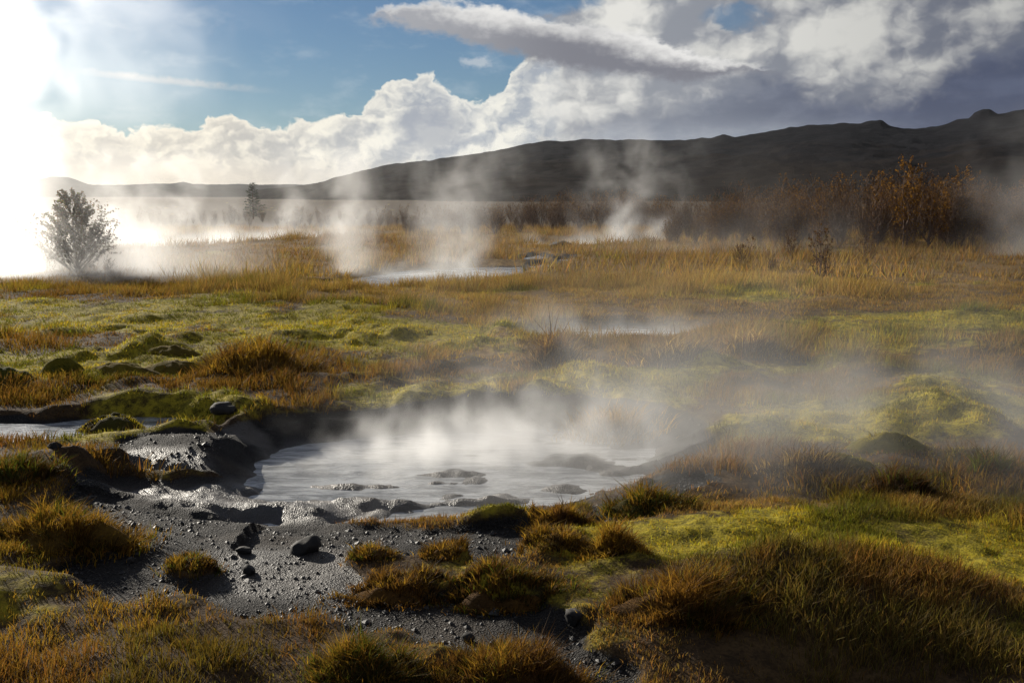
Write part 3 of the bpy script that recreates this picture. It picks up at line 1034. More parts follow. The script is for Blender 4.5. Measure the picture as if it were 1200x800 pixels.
def clump(name, cat, px, py, wpx, hpx, label, tint, blade_h, nb, seed, deep=0.75, side='brown', blade_w=None, group=None, lean=0.30, z0=-0.03):
    """a mound of turf with the grass that grows on it; sizes in photo pixels at its own distance"""
    r = np.random.default_rng(seed)
    x, y = P(px, py, z0)
    dist = math.hypot(y, CAM_H)
    m = dist / FPX
    rx = wpx * 0.5 * m; h = max(hpx * m * 0.72 - blade_h * 0.55, 0.035); ry = rx * deep
    y = y + ry * 0.7
    x, y = x * y / (y - ry * 0.7), y
    z = float(height(np.array([x]), np.array([y - ry * 0.8]))[0]) - 0.03
    root = empty(name, (x, y, z), label, cat, group)
    v, f, c = mound_mesh(rx, ry, h + 0.03, seed, PAL[tint[0]] * 0.5, PAL[side] * 0.5)
    link('mound', mesh_from('mound', v, f, 4, M_MOSS, dict(tint=c), True), root)
    # blades stand on the mound, leaning outwards
    nb = int(nb * 2.2)
    q = r.uniform(0, 1, nb) ** 0.42 * 1.08
    skirt = r.uniform(0, 1, nb) < 0.28
    q = np.where(skirt, 0.95 + np.abs(r.normal(0, 0.28, nb)), q); th = r.uniform(0, 2 * np.pi, nb)
    cl = fbm(np.cos(th) * q * 3 + seed, np.sin(th) * q * 3, seed + 8, 3)
    keep = r.uniform(0, 1, nb) < np.clip(0.2 + 2.4 * (cl - 0.3), 0.1, 1)
    q, th, cl, skirt = q[keep], th[keep], cl[keep], skirt[keep]
    n = len(q)
    lx = np.cos(th) * q * rx; ly = np.sin(th) * q * ry
    lz = (h + 0.03) * np.clip(1 - q ** 2.2, 0, 1) ** 1.05 - 0.03
    lg = height(x + lx, y + ly) - z - 0.01
    lz = np.maximum(lz, lg)
    hb = blade_h * r.uniform(0.35, 1.3, n) * (1 - 0.3 * np.minimum(q, 1.3)) * (0.2 + 1.7 * cl) * np.where(skirt, 0.75, 1.0) * (0.5 + fbm(lx / 0.06, ly / 0.06, seed + 31, 2))
    ln = np.stack([np.cos(th) * q * lean * hb * 1.1 + r.normal(0.10, 0.46, n) * hb, np.sin(th) * q * lean * hb * 1.1 + r.normal(0, 0.46, n) * hb], 1)
    droop = sstep(q, 0.55, 0.9) * (r.uniform(0, 1, n) < 0.75) * (~skirt)
    hb = hb * (1 - 0.55 * droop)
    ln = ln * (1 - droop[:, None]) + droop[:, None] * blade_h * np.stack([np.cos(th) * 0.5 + r.normal(0, .3, n), np.sin(th) * 0.5 + r.normal(0, .3, n)], 1) * r.uniform(0.4, 1.2, (n, 1))
    names = np.array([PAL[k] for k in tint])
    pick = np.minimum((fbm(lx / (rx * .5) + seed * 3, ly / (ry * .5), seed + 1, 2) * 1.6 - 0.3 + r.normal(0, 0.2, n)).clip(0, 0.999) * len(tint), len(tint) - 1).astype(int)
    t = names[pick] * r.uniform(0.5, 1.35, (n, 1))
    thatch_shade = sstep(q + r.normal(0, 0.12, n), 0.62, 0.92)[:, None] * (0.85 if name == 'grass_tussock' else 0.3) * (~skirt)[:, None]  # outer thatch browned and darkened to paint the shaded face of the clump
    t = t * (1 - thatch_shade) + PAL['brown'] * 0.55 * thatch_shade
    if blade_w is None:
        blade_w = max(0.0048, 1.15 * m)
    v, f, t = blades(np.stack([lx, ly, lz], 1), hb, blade_w * r.uniform(0.6, 1.3, n), ln, t, 2, seed)
    o = link('grass_blades', mesh_from('grass_blades', v, f, 3, M_GRASS, dict(tint=t)), root, kind='stuff')
    return root


T = 'grass tussock'
clump('grass_tussock', T, 300, 448, 120, 40, 'large rusty sedge tussock with a dark right side in the green moss left of centre', ['gold', 'orange', 'rust', 'brown'], 0.22, 2600, 401)
clump('grass_tussock', T, 655, 440, 62, 40, 'upright dark brown sedge tussock in front of the small bluish spring', ['rust', 'orange', 'brown', 'straw'], 0.30, 1800, 402)
clump('grass_tussock', T, 715, 492, 100, 40, 'bright golden tussock hanging over the far bank of the hot pool', ['gold', 'orange', 'gold', 'straw'], 0.20, 2400, 403)
clump('grass_tussock', T, 790, 436, 70, 30, 'low ochre tussock right of the upright dark brown one', ['gold', 'straw', 'rust', 'brown'], 0.22, 1500, 404)
clump('grass_tussock', T, 875, 425, 60, 28, 'pale tussock half veiled by drifting steam on the right', ['straw', 'orange', 'rust'], 0.24, 1300, 405)
clump('grass_tussock', T, 75, 650, 150, 50, 'big orange topped tussock with a black shaded face at the left edge of the gravel', ['gold', 'orange', 'gold', 'green'], 0.12, 5200, 406, 0.6)
clump('grass_tussock', T, 18, 590, 84, 34, 'green tussock at the left edge above the big orange topped one', ['green', 'orange', 'green', 'brown'], 0.12, 2600, 407, 0.6)
clump('grass_tussock', T, 470, 700, 118, 30, 'wide flat rusty clump on the gravel below the middle of the pool', ['orange', 'rust', 'brown', 'gold'], 0.08, 3600, 408, 0.5)
clump('grass_tussock', T, 590, 708, 110, 38, 'wide olive and orange clump on the gravel next to the grassy bank', ['orange', 'green', 'rust', 'gold'], 0.09, 3600, 409, 0.5)
clump('grass_tussock', T, 655, 618, 66, 32, 'orange tussock with a dark underside on the near right shore of the pool', ['gold', 'orange', 'rust'], 0.10, 2300, 410, 0.6)
clump('grass_tussock', T, 520, 660, 44, 16, 'small orange tuft alone on the gravel below the bright shore', ['orange', 'gold', 'brown'], 0.07, 1200, 411)
clump('grass_tussock', T, 436, 660, 46, 16, 'small orange tuft on the gravel right of the round black stone', ['orange', 'gold', 'green'], 0.07, 1200, 412)
clump('grass_tussock', T, 226, 672, 54, 18, 'small green and rust tuft in the wet soil left of the gravel', ['rust', 'green', 'gold'], 0.07, 1300, 413)
clump('grass_tussock', T, 425, 806, 96, 52, 'dense round olive tussock at the bottom edge of the picture', ['green', 'orange', 'green', 'gold'], 0.13, 4200, 414, 0.6)
clump('grass_tussock', T, 596, 806, 140, 44, 'ragged rusty tussock at the bottom edge among gravel', ['rust', 'orange', 'gold', 'green'], 0.11, 4600, 415, 0.5)
clump('grass_tussock', T, 650, 655, 70, 18, 'low ochre tuft above the gravel beside the near right shore', ['gold', 'orange', 'brown'], 0.07, 1600, 416)
clump('grass_tussock', T, 762, 600, 90, 36, 'dark green tussock at the right end of the pool with steam behind it', ['green', 'gold', 'green', 'orange'], 0.12, 3000, 417, 0.6)
clump('grass_tussock', T, 1165, 566, 100, 42, 'rust topped tussock with a dark face at the right edge', ['rust', 'orange', 'brown', 'green'], 0.13, 2600, 418, 0.6)
clump('grass_tussock', T, 945, 560, 90, 34, 'dull brown tussock seen through steam right of the pool', ['brown', 'straw', 'rust', 'brown'], 0.14, 2200, 419, 0.6)
clump('grass_tussock', T, 1050, 586, 110, 40, 'dark brown tussock in front of the two yellow moss humps', ['brown', 'rust', 'green', 'brown'], 0.14, 2600, 420, 0.6)
clump('grass_tussock', T, 805, 745, 150, 52, 'broad orange grass hump at the left end of the near right bank', ['orange', 'rust', 'gold', 'green'], 0.13, 5600, 421, 0.6)
clump('grass_tussock', T, 720, 668, 60, 34, 'upright golden tuft where the gravel meets the mossy bank', ['gold', 'orange', 'gold'], 0.10, 1900, 422, 0.6)
H_ = 'moss hummock'
clump('moss_hummock', H_, 132, 502, 104, 36, 'dark rounded hummock with a thin lit rim standing in the stream', ['green', 'brown', 'lime'], 0.030, 2200, 451, 0.6, 'brown')
clump('moss_hummock', H_, 74, 452, 56, 26, 'round dark green hummock, middle one of the row at the left', ['lime', 'green', 'green'], 0.030, 1500, 452, 0.7, 'green')
clump('moss_hummock', H_, 6, 462, 84, 28, 'smooth grey green hummock cut by the left edge', ['green', 'green', 'lime'], 0.030, 1600, 453, 0.7, 'green')
clump('moss_hummock', H_, 135, 450, 90, 18, 'long low moss hummock right of the round dark green one', ['lime', 'green', 'brown'], 0.030, 1600, 454, 0.5, 'brown')
clump('moss_hummock', H_, 205, 442, 90, 18, 'long low moss hummock next to the large rusty tussock', ['lime', 'green', 'brown'], 0.03, 1600, 455, 0.5, 'brown')
clump('moss_hummock', H_, 205, 425, 70, 14, 'small dark topped moss hummock behind the long low ones', ['lime', 'brown', 'green'], 0.03, 1000, 456, 0.5, 'brown')
clump('moss_hummock', H_, 1040, 535, 90, 26, 'yellow green rounded hummock, upper one of a pair on the right', ['lime', 'lime', 'green'], 0.04, 2200, 457, 0.6, 'green')
clump('moss_hummock', H_, 985, 552, 84, 22, 'yellow green rounded hummock, lower one of a pair on the right', ['lime', 'lime', 'green'], 0.04, 1800, 458, 0.6, 'green')
clump('moss_hummock', H_, 1130, 545, 90, 22, 'low green hummock left of the rust topped tussock', ['green', 'lime', 'brown'], 0.05, 1600, 459, 0.5, 'brown')
clump('moss_hummock', H_, 36, 522, 44, 14, 'small brown hummock on the near bank of the stream', ['rust', 'brown', 'orange'], 0.04, 900, 460, 0.6, 'brown')


# ------------------------------------------------------------------ trees
def tube(V, F, a, b, ra, rb, sides=4):
    a = np.array(a, float); b = np.array(b, float)
    d = b - a; L = np.linalg.norm(d); d = d / max(L, 1e-6)
    u = np.cross(d, [0.3, 0.9, 0.1]); u /= np.linalg.norm(u); w = np.cross(d, u)
    n0 = len(V)
    for k in range(sides):
        t = 2 * math.pi * k / sides
        e = u * math.cos(t) + w * math.sin(t)
        V.append(a + e * ra)
    for k in range(sides):
        t = 2 * math.pi * k / sides
        e = u * math.cos(t) + w * math.sin(t)
        V.append(b + e * rb)
    for k in range(sides):
        k2 = (k + 1) % sides
        F.append((n0 + k, n0 + k2, n0 + sides + k2)); F.append((n0 + k, n0 + sides + k2, n0 + sides + k))


def tree_parts(seed, H, spread, stems, leafn, leaf, tints, upright=0.8, first=0.12, side_n=16, twig_w=0.010, taper=1.0, bark=None, pw=1.0):
    r = np.random.default_rng(seed)
    V, F = [], []
    tips = []
    for s in range(stems):
        a = r.uniform(0, 6.283)
        lean = spread * (0.15 + 0.5 * r.uniform()) * (0 if stems == 1 else 1)
        top = np.array([math.cos(a) * lean, math.sin(a) * lean, H * (1.0 if s == 0 else r.uniform(0.6, 0.97))])
        base = np.array([math.cos(a) * 0.06 * (stems > 1), math.sin(a) * 0.06 * (stems > 1), -0.1])
        segs = 6
        pts = [base + (top - base) * (k / segs) + r.normal(0, 0.03 * H / segs * 2, 3) * (0 < k) * [1, 1, 0] for k in range(segs + 1)]
        r0 = 0.012 * H * (1.3 if stems == 1 else 0.9)
        for k in range(segs):
            tube(V, F, pts[k], pts[k + 1], r0 * (1 - k / segs) + 0.004, r0 * (1 - (k + 1) / segs) + 0.004, 5)
        for q in range(side_n):
            t = first + (0.97 - first) * ((q + r.uniform()) / side_n) ** pw
            kk = min(int(t * segs), segs - 1)
            p = pts[kk] + (pts[kk + 1] - pts[kk]) * (t * segs - kk)
            ang = q * 2.4 + r.uniform(-0.5, 0.5)
            L = spread * (1.05 - t) ** taper * r.uniform(0.7, 1.25) * (1.0 if stems == 1 else 0.7) + 0.08 * H
            dirv = np.array([math.cos(ang), math.sin(ang), upright * r.uniform(0.7, 1.5)])
            dirv /= np.linalg.norm(dirv)
            m_ = p + dirv * L * 0.55
            d2 = dirv + np.array([0, 0, 0.45]); d2 /= np.linalg.norm(d2)
            e_ = m_ + d2 * L * 0.55
            rb = r0 * 0.4 * (1.05 - t) + 0.003
            tube(V, F, p, m_, rb, rb * 0.65, 3); tube(V, F, m_, e_, rb * 0.65, 0.002, 3)
            for w_ in range(5):
                f_ = r.uniform(0.25, 1.0)
                o = p + (m_ - p) * min(f_ * 2, 1) if f_ < 0.5 else m_ + (e_ - m_) * (f_ * 2 - 1)
                dv = dirv + r.normal(0, 0.5, 3) + [0, 0, 0.35]
                dv /= np.linalg.norm(dv)
                e2 = o + dv * L * r.uniform(0.22, 0.5)
                n0 = len(V)
                sd = np.cross(dv, r.normal(0, 1, 3)); sd /= np.linalg.norm(sd)
                V.extend([o - sd * twig_w * .5, o + sd * twig_w * .5, e2]); F.append((n0, n0 + 1, n0 + 2))
                tips.append((o, e2))
            tips.append((m_, e_))
    wood = mesh_from('trunk', np.array(V), np.array(F), 3, bark or M_BARK)
    # leaves sit in loose clusters on the twigs
    idx = r.integers(0, len(tips), leafn)
    A = np.array([t[0] for t in tips])[idx]; B = np.array([t[1] for t in tips])[idx]
    c = A + (B - A) * r.uniform(0.2, 1.1, (leafn, 1)) + r.normal(0, 0.03 * H / 3, (leafn, 3))
    n = r.normal(0, 1, (leafn, 3)); n /= np.linalg.norm(n, axis=1, keepdims=True)
    u = np.cross(n, r.normal(0, 1, (leafn, 3))); u /= np.linalg.norm(u, axis=1, keepdims=True)
    w = np.cross(n, u)
    s = leaf * r.uniform(0.6, 1.3, (leafn, 1))
    v = np.stack([c - u * s * .5, c + w * s * .38, c + u * s * .6, c - w * s * .38], 1)
    names = np.array([PAL[k] for k in tints])
    tn = names[r.integers(0, len(tints), leafn)] * r.uniform(0.5, 1.3, (leafn, 1))
    crown = mesh_from('crown', v.reshape(-1, 3), np.arange(leafn * 4).reshape(-1, 4), 4, M_LEAF, dict(tint=np.repeat(tn, 4, 0)))
    return wood, crown


def make_tree(name, wood, crown, loc, label, cat, group=None, rz=0.0):
    root = empty(name, loc, label, cat, group, rz)
    link('trunk', wood, root); link('crown', crown, root)
    return root


def gz(x, y):
    return float(height(np.array([x]), np.array([y]))[0])


# the lone young tree in the bright steam on the left
w_, c_ = tree_parts(501, 2.2, 1.08, 1, 10500, 0.060, ['brown', 'green', 'rust'], 0.85, 0.02, 96, 0.016, 0.9, M_PALE, 1.7)
x_, y_ = P(90, 321)
make_tree('young_birch', w_, c_, (x_, y_, gz(x_, y_) - 0.03), 'lone bushy young tree standing grey in the bright steam on the left', 'tree')
for (px_, py_, sc_, lb_) in [(58, 322, 0.32, 'small twiggy bush at the left foot of the lone young tree'), (128, 321, 0.26, 'small twiggy bush at the right foot of the lone young tree')]:
    w_, c_ = tree_parts(502 + px_, 1.0, 0.6, 3, 260, 0.05, ['brown', 'rust'], 0.8, 0.05, 12, 0.014, 0.8, M_PALE)
    x_, y_ = P(px_, py_)
    o_ = make_tree('bush', w_, c_, (x_, y_, gz(x_, y_) - 0.03), lb_, 'bush')
    o_.scale = (sc_ * 2, sc_ * 2, sc_ * 2)

# birch variants for the thicket under the hill
VAR = []
for k in range(7):
    st = [4, 5, 6, 4, 5, 6, 3][k]
    tints = [['rust', 'brown', 'orange'], ['rust', 'orange', 'rust'], ['brown', 'rust', 'brown'], ['orange', 'rust', 'brown'], ['rust', 'brown'], ['brown', 'orange', 'rust'], ['orange', 'orange', 'rust']][k]
    VAR.append(tree_parts(520 + k, 4.0, [1.5, 1.8, 1.6, 1.4, 1.9, 1.7, 1.1][k], st, [700, 900, 600, 1000, 600, 800, 1300][k], 0.085, tints, 1.3, 0.06, 20, 0.034, 0.7))
PROTO = {}


def birch(k, x, y, s, rz, label, group):
    z = gz(x, y) - 0.05
    if k not in PROTO:
        o = make_tree('birch', VAR[k][0], VAR[k][1], (x, y, z), label, 'tree', group, rz)
        o.scale = (s, s, s)
        PROTO[k] = o
        return o
    return copy_thing(PROTO[k], (x, y, z), rz, (s * random.uniform(0.9, 1.3), s * random.uniform(0.9, 1.3), s), label, group)


rt = np.random.default_rng(77)
G1 = 'birches of the thicket below the hill on the right'
L1 = 'leafless reddish brown birch packed in the thicket below the hill on the right'
tops = [(780, 236), (815, 226), (850, 215), (900, 208), (950, 206), (1000, 206), (1040, 202), (1080, 200), (1110, 206), (1140, 204), (1170, 214), (1230, 208)]


def top_at(px):
    return float(np.interp(px, [t[0] for t in tops], [t[1] for t in tops]))


for row, (d0, d1, n) in enumerate([(44, 48, 30), (50, 56, 36), (58, 68, 36)]):
    for q in range(n):
        px_ = 772 + (1225 - 772) * (q + rt.uniform(-0.2, 1.2)) / n
        d_ = rt.uniform(d0, d1)
        x, y = at(px_, d_)
        tp = top_at(px_) + rt.uniform(-2, 22) + (0 if row else 8)
        top_h = CAM_H + (228 - tp) / FPX * d_
        k = int(rt.integers(0, 6))
        birch(k, x, y, max(top_h - gz(x, y), 1.2) / 4.0, rt.uniform(0, 6.28), L1, G1)
# the tree with orange leaves that stands out, and its paler neighbour
x, y = at(1060, 43.5)
birch(6, x, y, (CAM_H + (228 - 194) / FPX * 43.5 + 0.3) / 4.0, 1.0, 'tall birch with glowing orange leaves standing out of the thicket on the right', None)
x, y = at(1027, 46)
birch(6, x, y, (CAM_H + (228 - 210) / FPX * 46 + 0.3) / 4.0, 2.6, 'shorter orange leaved birch just left of the glowing tall one', None)
x, y = at(1118, 45)
birch(6, x, y, (CAM_H + (228 - 203) / FPX * 45 + 0.3) / 4.0, 4.1, 'orange tinged birch to the right of the glowing tall one', None)
# scrub on the flat in the middle, dim in the haze
G2 = 'birches on the flat behind the steam'
L2 = 'hazy brown birch on the flat between the two plumes of steam'
for q in range(64):
    px_ = 440 + (790 - 440) * (q + rt.uniform(-0.3, 1.3)) / 64
    d_ = rt.uniform(54, 95)
    x, y = at(px_, d_)
    tp = np.interp(px_, [440, 540, 620, 680, 790], [240, 234, 228, 220, 224]) + rt.uniform(0, 12)
    birch(int(rt.integers(0, 6)), x, y, max(CAM_H + (228 - tp) / FPX * d_ - gz(x, y), 0.9) / 4.0, rt.uniform(0, 6.28), L2, G2)
G3 = 'birches far left behind the steam'
L3 = 'faint grey brown birch far left behind the steam'
for q in range(44):
    px_ = 120 + (440 - 120) * (q + rt.uniform(-0.3, 1.3)) / 44
    d_ = rt.uniform(66, 110)
    x, y = at(px_, d_)
    tp = np.interp(px_, [120, 440], [242, 236]) + rt.uniform(0, 12)
    birch(int(rt.integers(0, 6)), x, y, max(CAM_H + (228 - tp) / FPX * d_ - gz(x, y), 0.9) / 4.0, rt.uniform(0, 6.28), L3, G3)


def spruce():
    r = np.random.default_rng(611)
    V, F, LV = [], [], []
    H = 4.2
    tube(V, F, (0, 0, -0.1), (0, 0, H), 0.10, 0.01, 6)
    for q in range(90):
        t = 0.08 + 0.9 * q / 90
        a = q * 2.399
        L = 1.35 * (1 - t) ** 0.7 * r.uniform(0.5, 1.25) + 0.12
        p = np.array([0, 0, t * H]); e = p + np.array([math.cos(a) * L, math.sin(a) * L, L * 0.12])
        tube(V, F, p, e, 0.02 * (1 - t) + 0.005, 0.003, 3)
        for w in range(int(16 * (1 - t)) + 6):
            f_ = r.uniform(0.15, 1.0)
            o = p + (e - p) * f_
            d = np.array([math.cos(a + r.choice([-1, 1]) * 0.9), math.sin(a + r.choice([-1, 1]) * 0.9), -0.3]) * r.uniform(0.14, 0.32)
            sd = np.array([-d[1], d[0], 0.05]) * 0.35
            LV.extend([o - sd, o + d * .6 - sd * 1.2, o + d, o + sd])
    LV = np.array(LV)
    n = len(LV) // 4
    tn = np.array([0.028, 0.040, 0.020]) * r.uniform(0.6, 1.4, (n, 1))
    w = mesh_from('trunk', np.array(V), np.array(F), 3, M_BARK)
    c = mesh_from('crown', LV, np.arange(n * 4).reshape(-1, 4), 4, M_LEAF, dict(tint=np.repeat(tn, 4, 0)))
    return w, c


w_, c_ = spruce()
x, y = at(297, 112)
make_tree('spruce', w_, c_, (x, y, gz(x, y) - 0.1), 'slender dark conifer standing alone in the haze left of the hill', 'tree')
x, y = at(838, 70)
o_ = copy_thing(bpy.data.objects['spruce'], (x, y, gz(x, y) - 0.1), 1.0, (0.62, 0.62, 0.62), 'dusky conifer at the left end of the thicket on the right')

# low bushes on the dry grass in front of the thicket
for q, (px_, py_, hp, lb_) in enumerate([(962, 325, 58, 'dark upright bush on the dry grass in front of the thicket'), (872, 312, 36, 'low dark bush at the left on the dry grass before the thicket'),
                                         (1015, 305, 36, 'bush right of the dark upright one, close under the thicket'), (930, 300, 34, 'bush left of the dark upright one, close under the thicket'),
                                         (905, 318, 22, 'smallest bush between the two dark ones on the dry grass')]):
    w_, c_ = tree_parts(700 + q, 1.0, 0.42, 4, 240, 0.045, ['brown', 'rust', 'rust'], 1.1, 0.05, 12, 0.011, 0.8)
    x, y = P(px_, py_)
    o_ = make_tree('bush', w_, c_, (x, y, gz(x, y) - 0.03), lb_, 'bush')
    hh = hp / FPX * y
    o_.scale = (hh, hh, hh)


# ------------------------------------------------------------------ steam and air
def steam_material(name, density, aniso, color=(0.97, 0.97, 0.97)):
    m = bpy.data.materials.new(name)
    m.use_nodes = True
    nt = m.node_tree
    nt.nodes.clear()
    out = nt.nodes.new('ShaderNodeOutputMaterial')
    pv = nt.nodes.new('ShaderNodeVolumePrincipled')
    pv.inputs['Color'].default_value = (*color, 1)
    pv.inputs['Density'].default_value = density
    pv.inputs['Anisotropy'].default_value = aniso
    nt.links.new(pv.outputs[0], out.inputs['Volume'])
    return m


def steam(label, loc, size, res, density, shape, aniso=0.45, nscale=1.0, lo=0.42, hi=0.72, seed=0.0, stretch=(1, 1, 0.7), warp=0.6, rise=0.0, fray=0.22, soft_base=0.0):
    """drifting steam: a density grid grown from a procedural field. size = half widths in x, y and full height.
    shape(b, x, y, z) gives the soft envelope in metres from the vent at loc."""
    vol = bpy.data.volumes.new('steam')
    o = bpy.data.objects.new('steam', vol)
    C.objects.link(o)
    o.location = loc
    tag(o, label, None, None, 'stuff')
    ng = bpy.data.node_groups.new('steam_field', 'GeometryNodeTree')
    ng.interface.new_socket('Geometry', in_out='OUTPUT', socket_type='NodeSocketGeometry')
    b = NB(ng)
    out = b.n('NodeGroupOutput')
    pos = b.n('GeometryNodeInputPosition').outputs[0]
    x, y, z = b.sep(pos)
    q = b.vm('MULTIPLY', pos, stretch)
    q = b.vm('ADD', q, (seed * 13.1, seed * 7.7, seed * 3.3 - rise))
    w = b.noise(q, nscale * 0.7, 2.0, 0.5, color=True)
    q2 = b.vm('ADD', q, b.scale(b.vm('SUBTRACT', w, (0.5, 0.5, 0.5)), warp / nscale * 2.0))
    n = b.noise(q2, nscale, 5.0, 0.6)
    env = shape(b, x, y, z)
    # the envelope also moves the threshold, so that the edge frays instead of fading evenly
    d = b.mul(b.smooth(b.add(n, b.mul(b.sub(env, 0.5), fray)), lo, hi), env)
    # closed on all sides of the grid
    hx, hy, hz = size
    for c_, h_ in ((x, hx), (y, hy)):
        d = b.mul(d, b.smooth(b.m('ABSOLUTE', c_), h_ * 0.98, h_ * 0.72))
    d = b.mul(d, b.smooth(z, hz * 0.97, hz * 0.75))
    if soft_base:
        d = b.mul(d, b.smooth(z, -0.2, soft_base))
    vc = b.n('GeometryNodeVolumeCube')
    b.put(vc.inputs['Density'], d)
    vc.inputs['Min'].default_value = (-hx, -hy, -0.35)
    vc.inputs['Max'].default_value = (hx, hy, hz)
    vc.inputs['Resolution X'].default_value = res[0]
    vc.inputs['Resolution Y'].default_value = res[1]
    vc.inputs['Resolution Z'].default_value = res[2]
    sm = b.n('GeometryNodeSetMaterial')
    mat = steam_material('steam', density, aniso)
    sm.inputs['Material'].default_value = mat
    ng.links.new(vc.outputs[0], sm.inputs[0])
    ng.links.new(sm.outputs[0], out.inputs[0])
    vol.materials.append(mat)
    md = o.modifiers.new('field', 'NODES')
    md.node_group = ng
    return o


def plume(lean, r0, grow, top, bend=0.0, y_r=1.0, base=1.0):
    """column rising from the vent, leaning with the wind; lean and bend move its middle along x"""
    def f(b, x, y, z):
        zc = b.m('MAXIMUM', z, 0.0)
        cx = b.add(b.mul(zc, lean), b.mul(b.mul(zc, zc), bend))
        r = b.add(r0, b.mul(zc, grow))
        dx = b.m('DIVIDE', b.sub(x, cx), r)
        dy = b.m('DIVIDE', y, b.mul(r, y_r))
        d2 = b.add(b.mul(dx, dx), b.mul(dy, dy))
        e = b.m('EXPONENT', b.mul(d2, -1.0))
        fade = b.m('EXPONENT', b.mul(zc, -1.0 / top))
        return b.mul(b.mul(e, fade), base)
    return f


def bank(rx, ry, hgt, tilt=0.0, lift=0.0):
    """low bank of steam lying on a pool"""
    def f(b, x, y, z):
        dx = b.m('DIVIDE', x, rx); dy = b.m('DIVIDE', y, ry)
        e = b.m('EXPONENT', b.mul(b.add(b.m('POWER', b.m('ABSOLUTE', dx), 3.0), b.m('POWER', b.m('ABSOLUTE', dy), 3.0)), -1.0))
        h = b.add(hgt, b.mul(x, tilt))
        zz = b.m('MAXIMUM', b.sub(z, lift), 0.0)
        return b.mul(e, b.m('EXPONENT', b.mul(b.m('DIVIDE', zz, b.m('MAXIMUM', h, 0.05)), -1.0)))
    return f


def both(*fs):
    def f(b, x, y, z):
        r = None
        for g in fs:
            v = g(b, x, y, z)
            r = v if r is None else b.m('MAXIMUM', r, v)
        return r
    return f


def shifted(g, sx, sy=0.0):
    return lambda b, x, y, z: g(b, b.sub(x, sx), b.sub(y, sy), z)


# great white cloud at the left, from a vent just outside the frame
x, y = at(0, 46)
steam('great blinding white cloud of steam rising at the left', (x, y, -0.3), (13.0, 5.0, 17.0), (120, 46, 120), 0.17,
      both(plume(-0.02, 3.1, 0.08, 20.0, 0.008), shifted(bank(8.0, 3.6, 1.5), 3.0)), 0.72, 0.42, 0.32, 0.70, 1.0, stretch=(1, 1, 1), warp=0.9, fray=0.45)
x, y = at(150, 49)
steam('thin torn shreds of steam high above the lone young tree', (x, y, 3.5), (9.5, 2.6, 13.0), (100, 30, 110), 0.062,
      plume(0.02, 5.5, 0.10, 60.0), 0.7, 0.30, 0.42, 0.72, 1.3, stretch=(1, 1, 0.9), warp=1.0, soft_base=5.0)
x, y = at(85, 28.5)
steam('pale veil of steam around the lone young tree', (x, y, -0.2), (7.0, 4.2, 4.2), (80, 48, 48), 0.68,
      both(bank(4.6, 3.2, 1.5)), 0.65, 0.5, 0.30, 0.70, 1.5)
# low steam over the pond behind the brow
x, y = at(265, 56)
steam('low pale steam over the water behind the brow on the left', (x, y, -0.4), (11.0, 4.0, 6.0), (120, 42, 64), 0.6,
      both(bank(9.5, 2.4, 0.8), shifted(plume(0.20, 0.9, 0.25, 4.5), -3.0), shifted(plume(0.15, 0.7, 0.25, 3.6), 3.4), shifted(plume(0.2, 1.0, 0.3, 4.0), -6.5), shifted(plume(0.1, 0.5, 0.2, 3.0), 6.5)), 0.55, 0.62, 0.38, 0.72, 2.0, stretch=(1, 1, 0.9), warp=0.9)
# middle pond
x, y = at(490, 30)
steam('twin wisps of steam over the shining pond in the middle', (x, y, -0.2), (4.6, 2.6, 4.6), (92, 52, 92), 0.80,
      both(shifted(bank(2.6, 1.3, 0.5), 0.5), shifted(plume(0.04, 0.8, 0.24, 3.6), -2.0), shifted(plume(0.08, 0.95, 0.28, 3.4), 1.0)), 0.5, 0.85, 0.38, 0.72, 3.0, stretch=(1, 1, 0.9), warp=0.9)
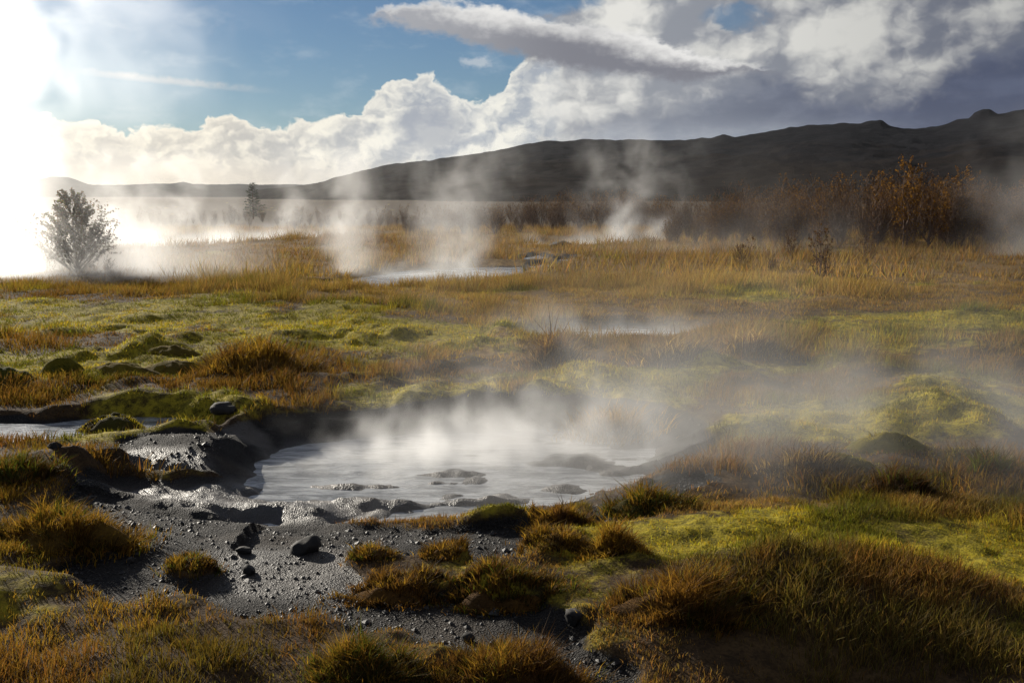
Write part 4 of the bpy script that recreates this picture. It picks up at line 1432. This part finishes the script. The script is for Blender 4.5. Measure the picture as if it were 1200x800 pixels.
# right hand plume
x, y = at(716, 50)
steam('leaning plume of steam in front of the thicket', (x, y, -0.3), (7.0, 3.0, 7.0), (100, 44, 100), 0.80,
      both(shifted(bank(3.6, 1.5, 0.7), -1.2), shifted(plume(0.0, 0.8, 0.36, 3.4, 0.03), 0.4), shifted(plume(0.3, 0.7, 0.2, 2.2), 2.0)), 0.5, 0.62, 0.38, 0.72, 4.0, stretch=(1, 1, 0.9), warp=0.9)
# big hot pool
x, y = P(540, 540, WATER_Z)
steam('steam curling over the big hot pool', (x, y, WATER_Z), (4.6, 2.6, 1.6), (176, 100, 60), 3.5,
      both(shifted(bank(1.9, 1.1, 0.30, 0.09), 0.2, 0.5), shifted(plume(0.15, 0.5, 0.30, 0.6, base=0.5), 0.8, 0.5)), 0.45, 2.2, 0.40, 0.68, 5.0, warp=0.8)
# veil drifting to the right over the moss
x, y = P(985, 500)
steam('thin veil of steam drifting over the moss on the right', (x, y, -0.1), (5.2, 3.0, 2.4), (100, 58, 48), 0.42,
      both(bank(4.6, 2.8, 0.8), shifted(plume(0.1, 0.35, 0.22, 1.0), 0.5, 0.8)), 0.45, 1.0, 0.34, 0.74, 6.0)
# little spring
x, y = P(720, 392, -0.1)
steam('bluish steam lying on the small spring', (x, y, -0.15), (3.4, 1.8, 1.4), (80, 44, 32), 1.0, bank(2.1, 1.0, 0.34), 0.45, 1.3, 0.38, 0.70, 7.0)
# the air before the thicket is damp as well
x, y = at(850, 40)
steam('thin veil of steam hanging before the left half of the thicket', (x, y, -0.2), (7.0, 2.5, 5.5), (70, 30, 56), 0.075,
      bank(6.0, 2.0, 2.2), 0.45, 0.55, 0.34, 0.74, 9.0)
# faint veil at the right edge
x, y = at(1195, 38)
steam('faint veil of steam at the right edge before the thicket', (x, y, -0.2), (4.6, 2.0, 6.5), (52, 26, 78), 0.20,
      plume(-0.05, 1.4, 0.2, 5.5), 0.45, 0.7, 0.36, 0.72, 8.0)

# the damp air of the whole place
bm = bmesh.new()
bmesh.ops.create_cube(bm, size=1.0)
me = bpy.data.meshes.new('haze')
bm.to_mesh(me); bm.free()
hz = link('haze', me, kind='stuff', label='thin damp air over the whole plain')
hz.scale = (14000, 5520, 330)
hz.location = (0, 2740, 330 / 2 - 9)
hm_ = steam_material('haze', 0.000015, 0.5, (0.88, 0.93, 1.0))
me.materials.append(hm_)
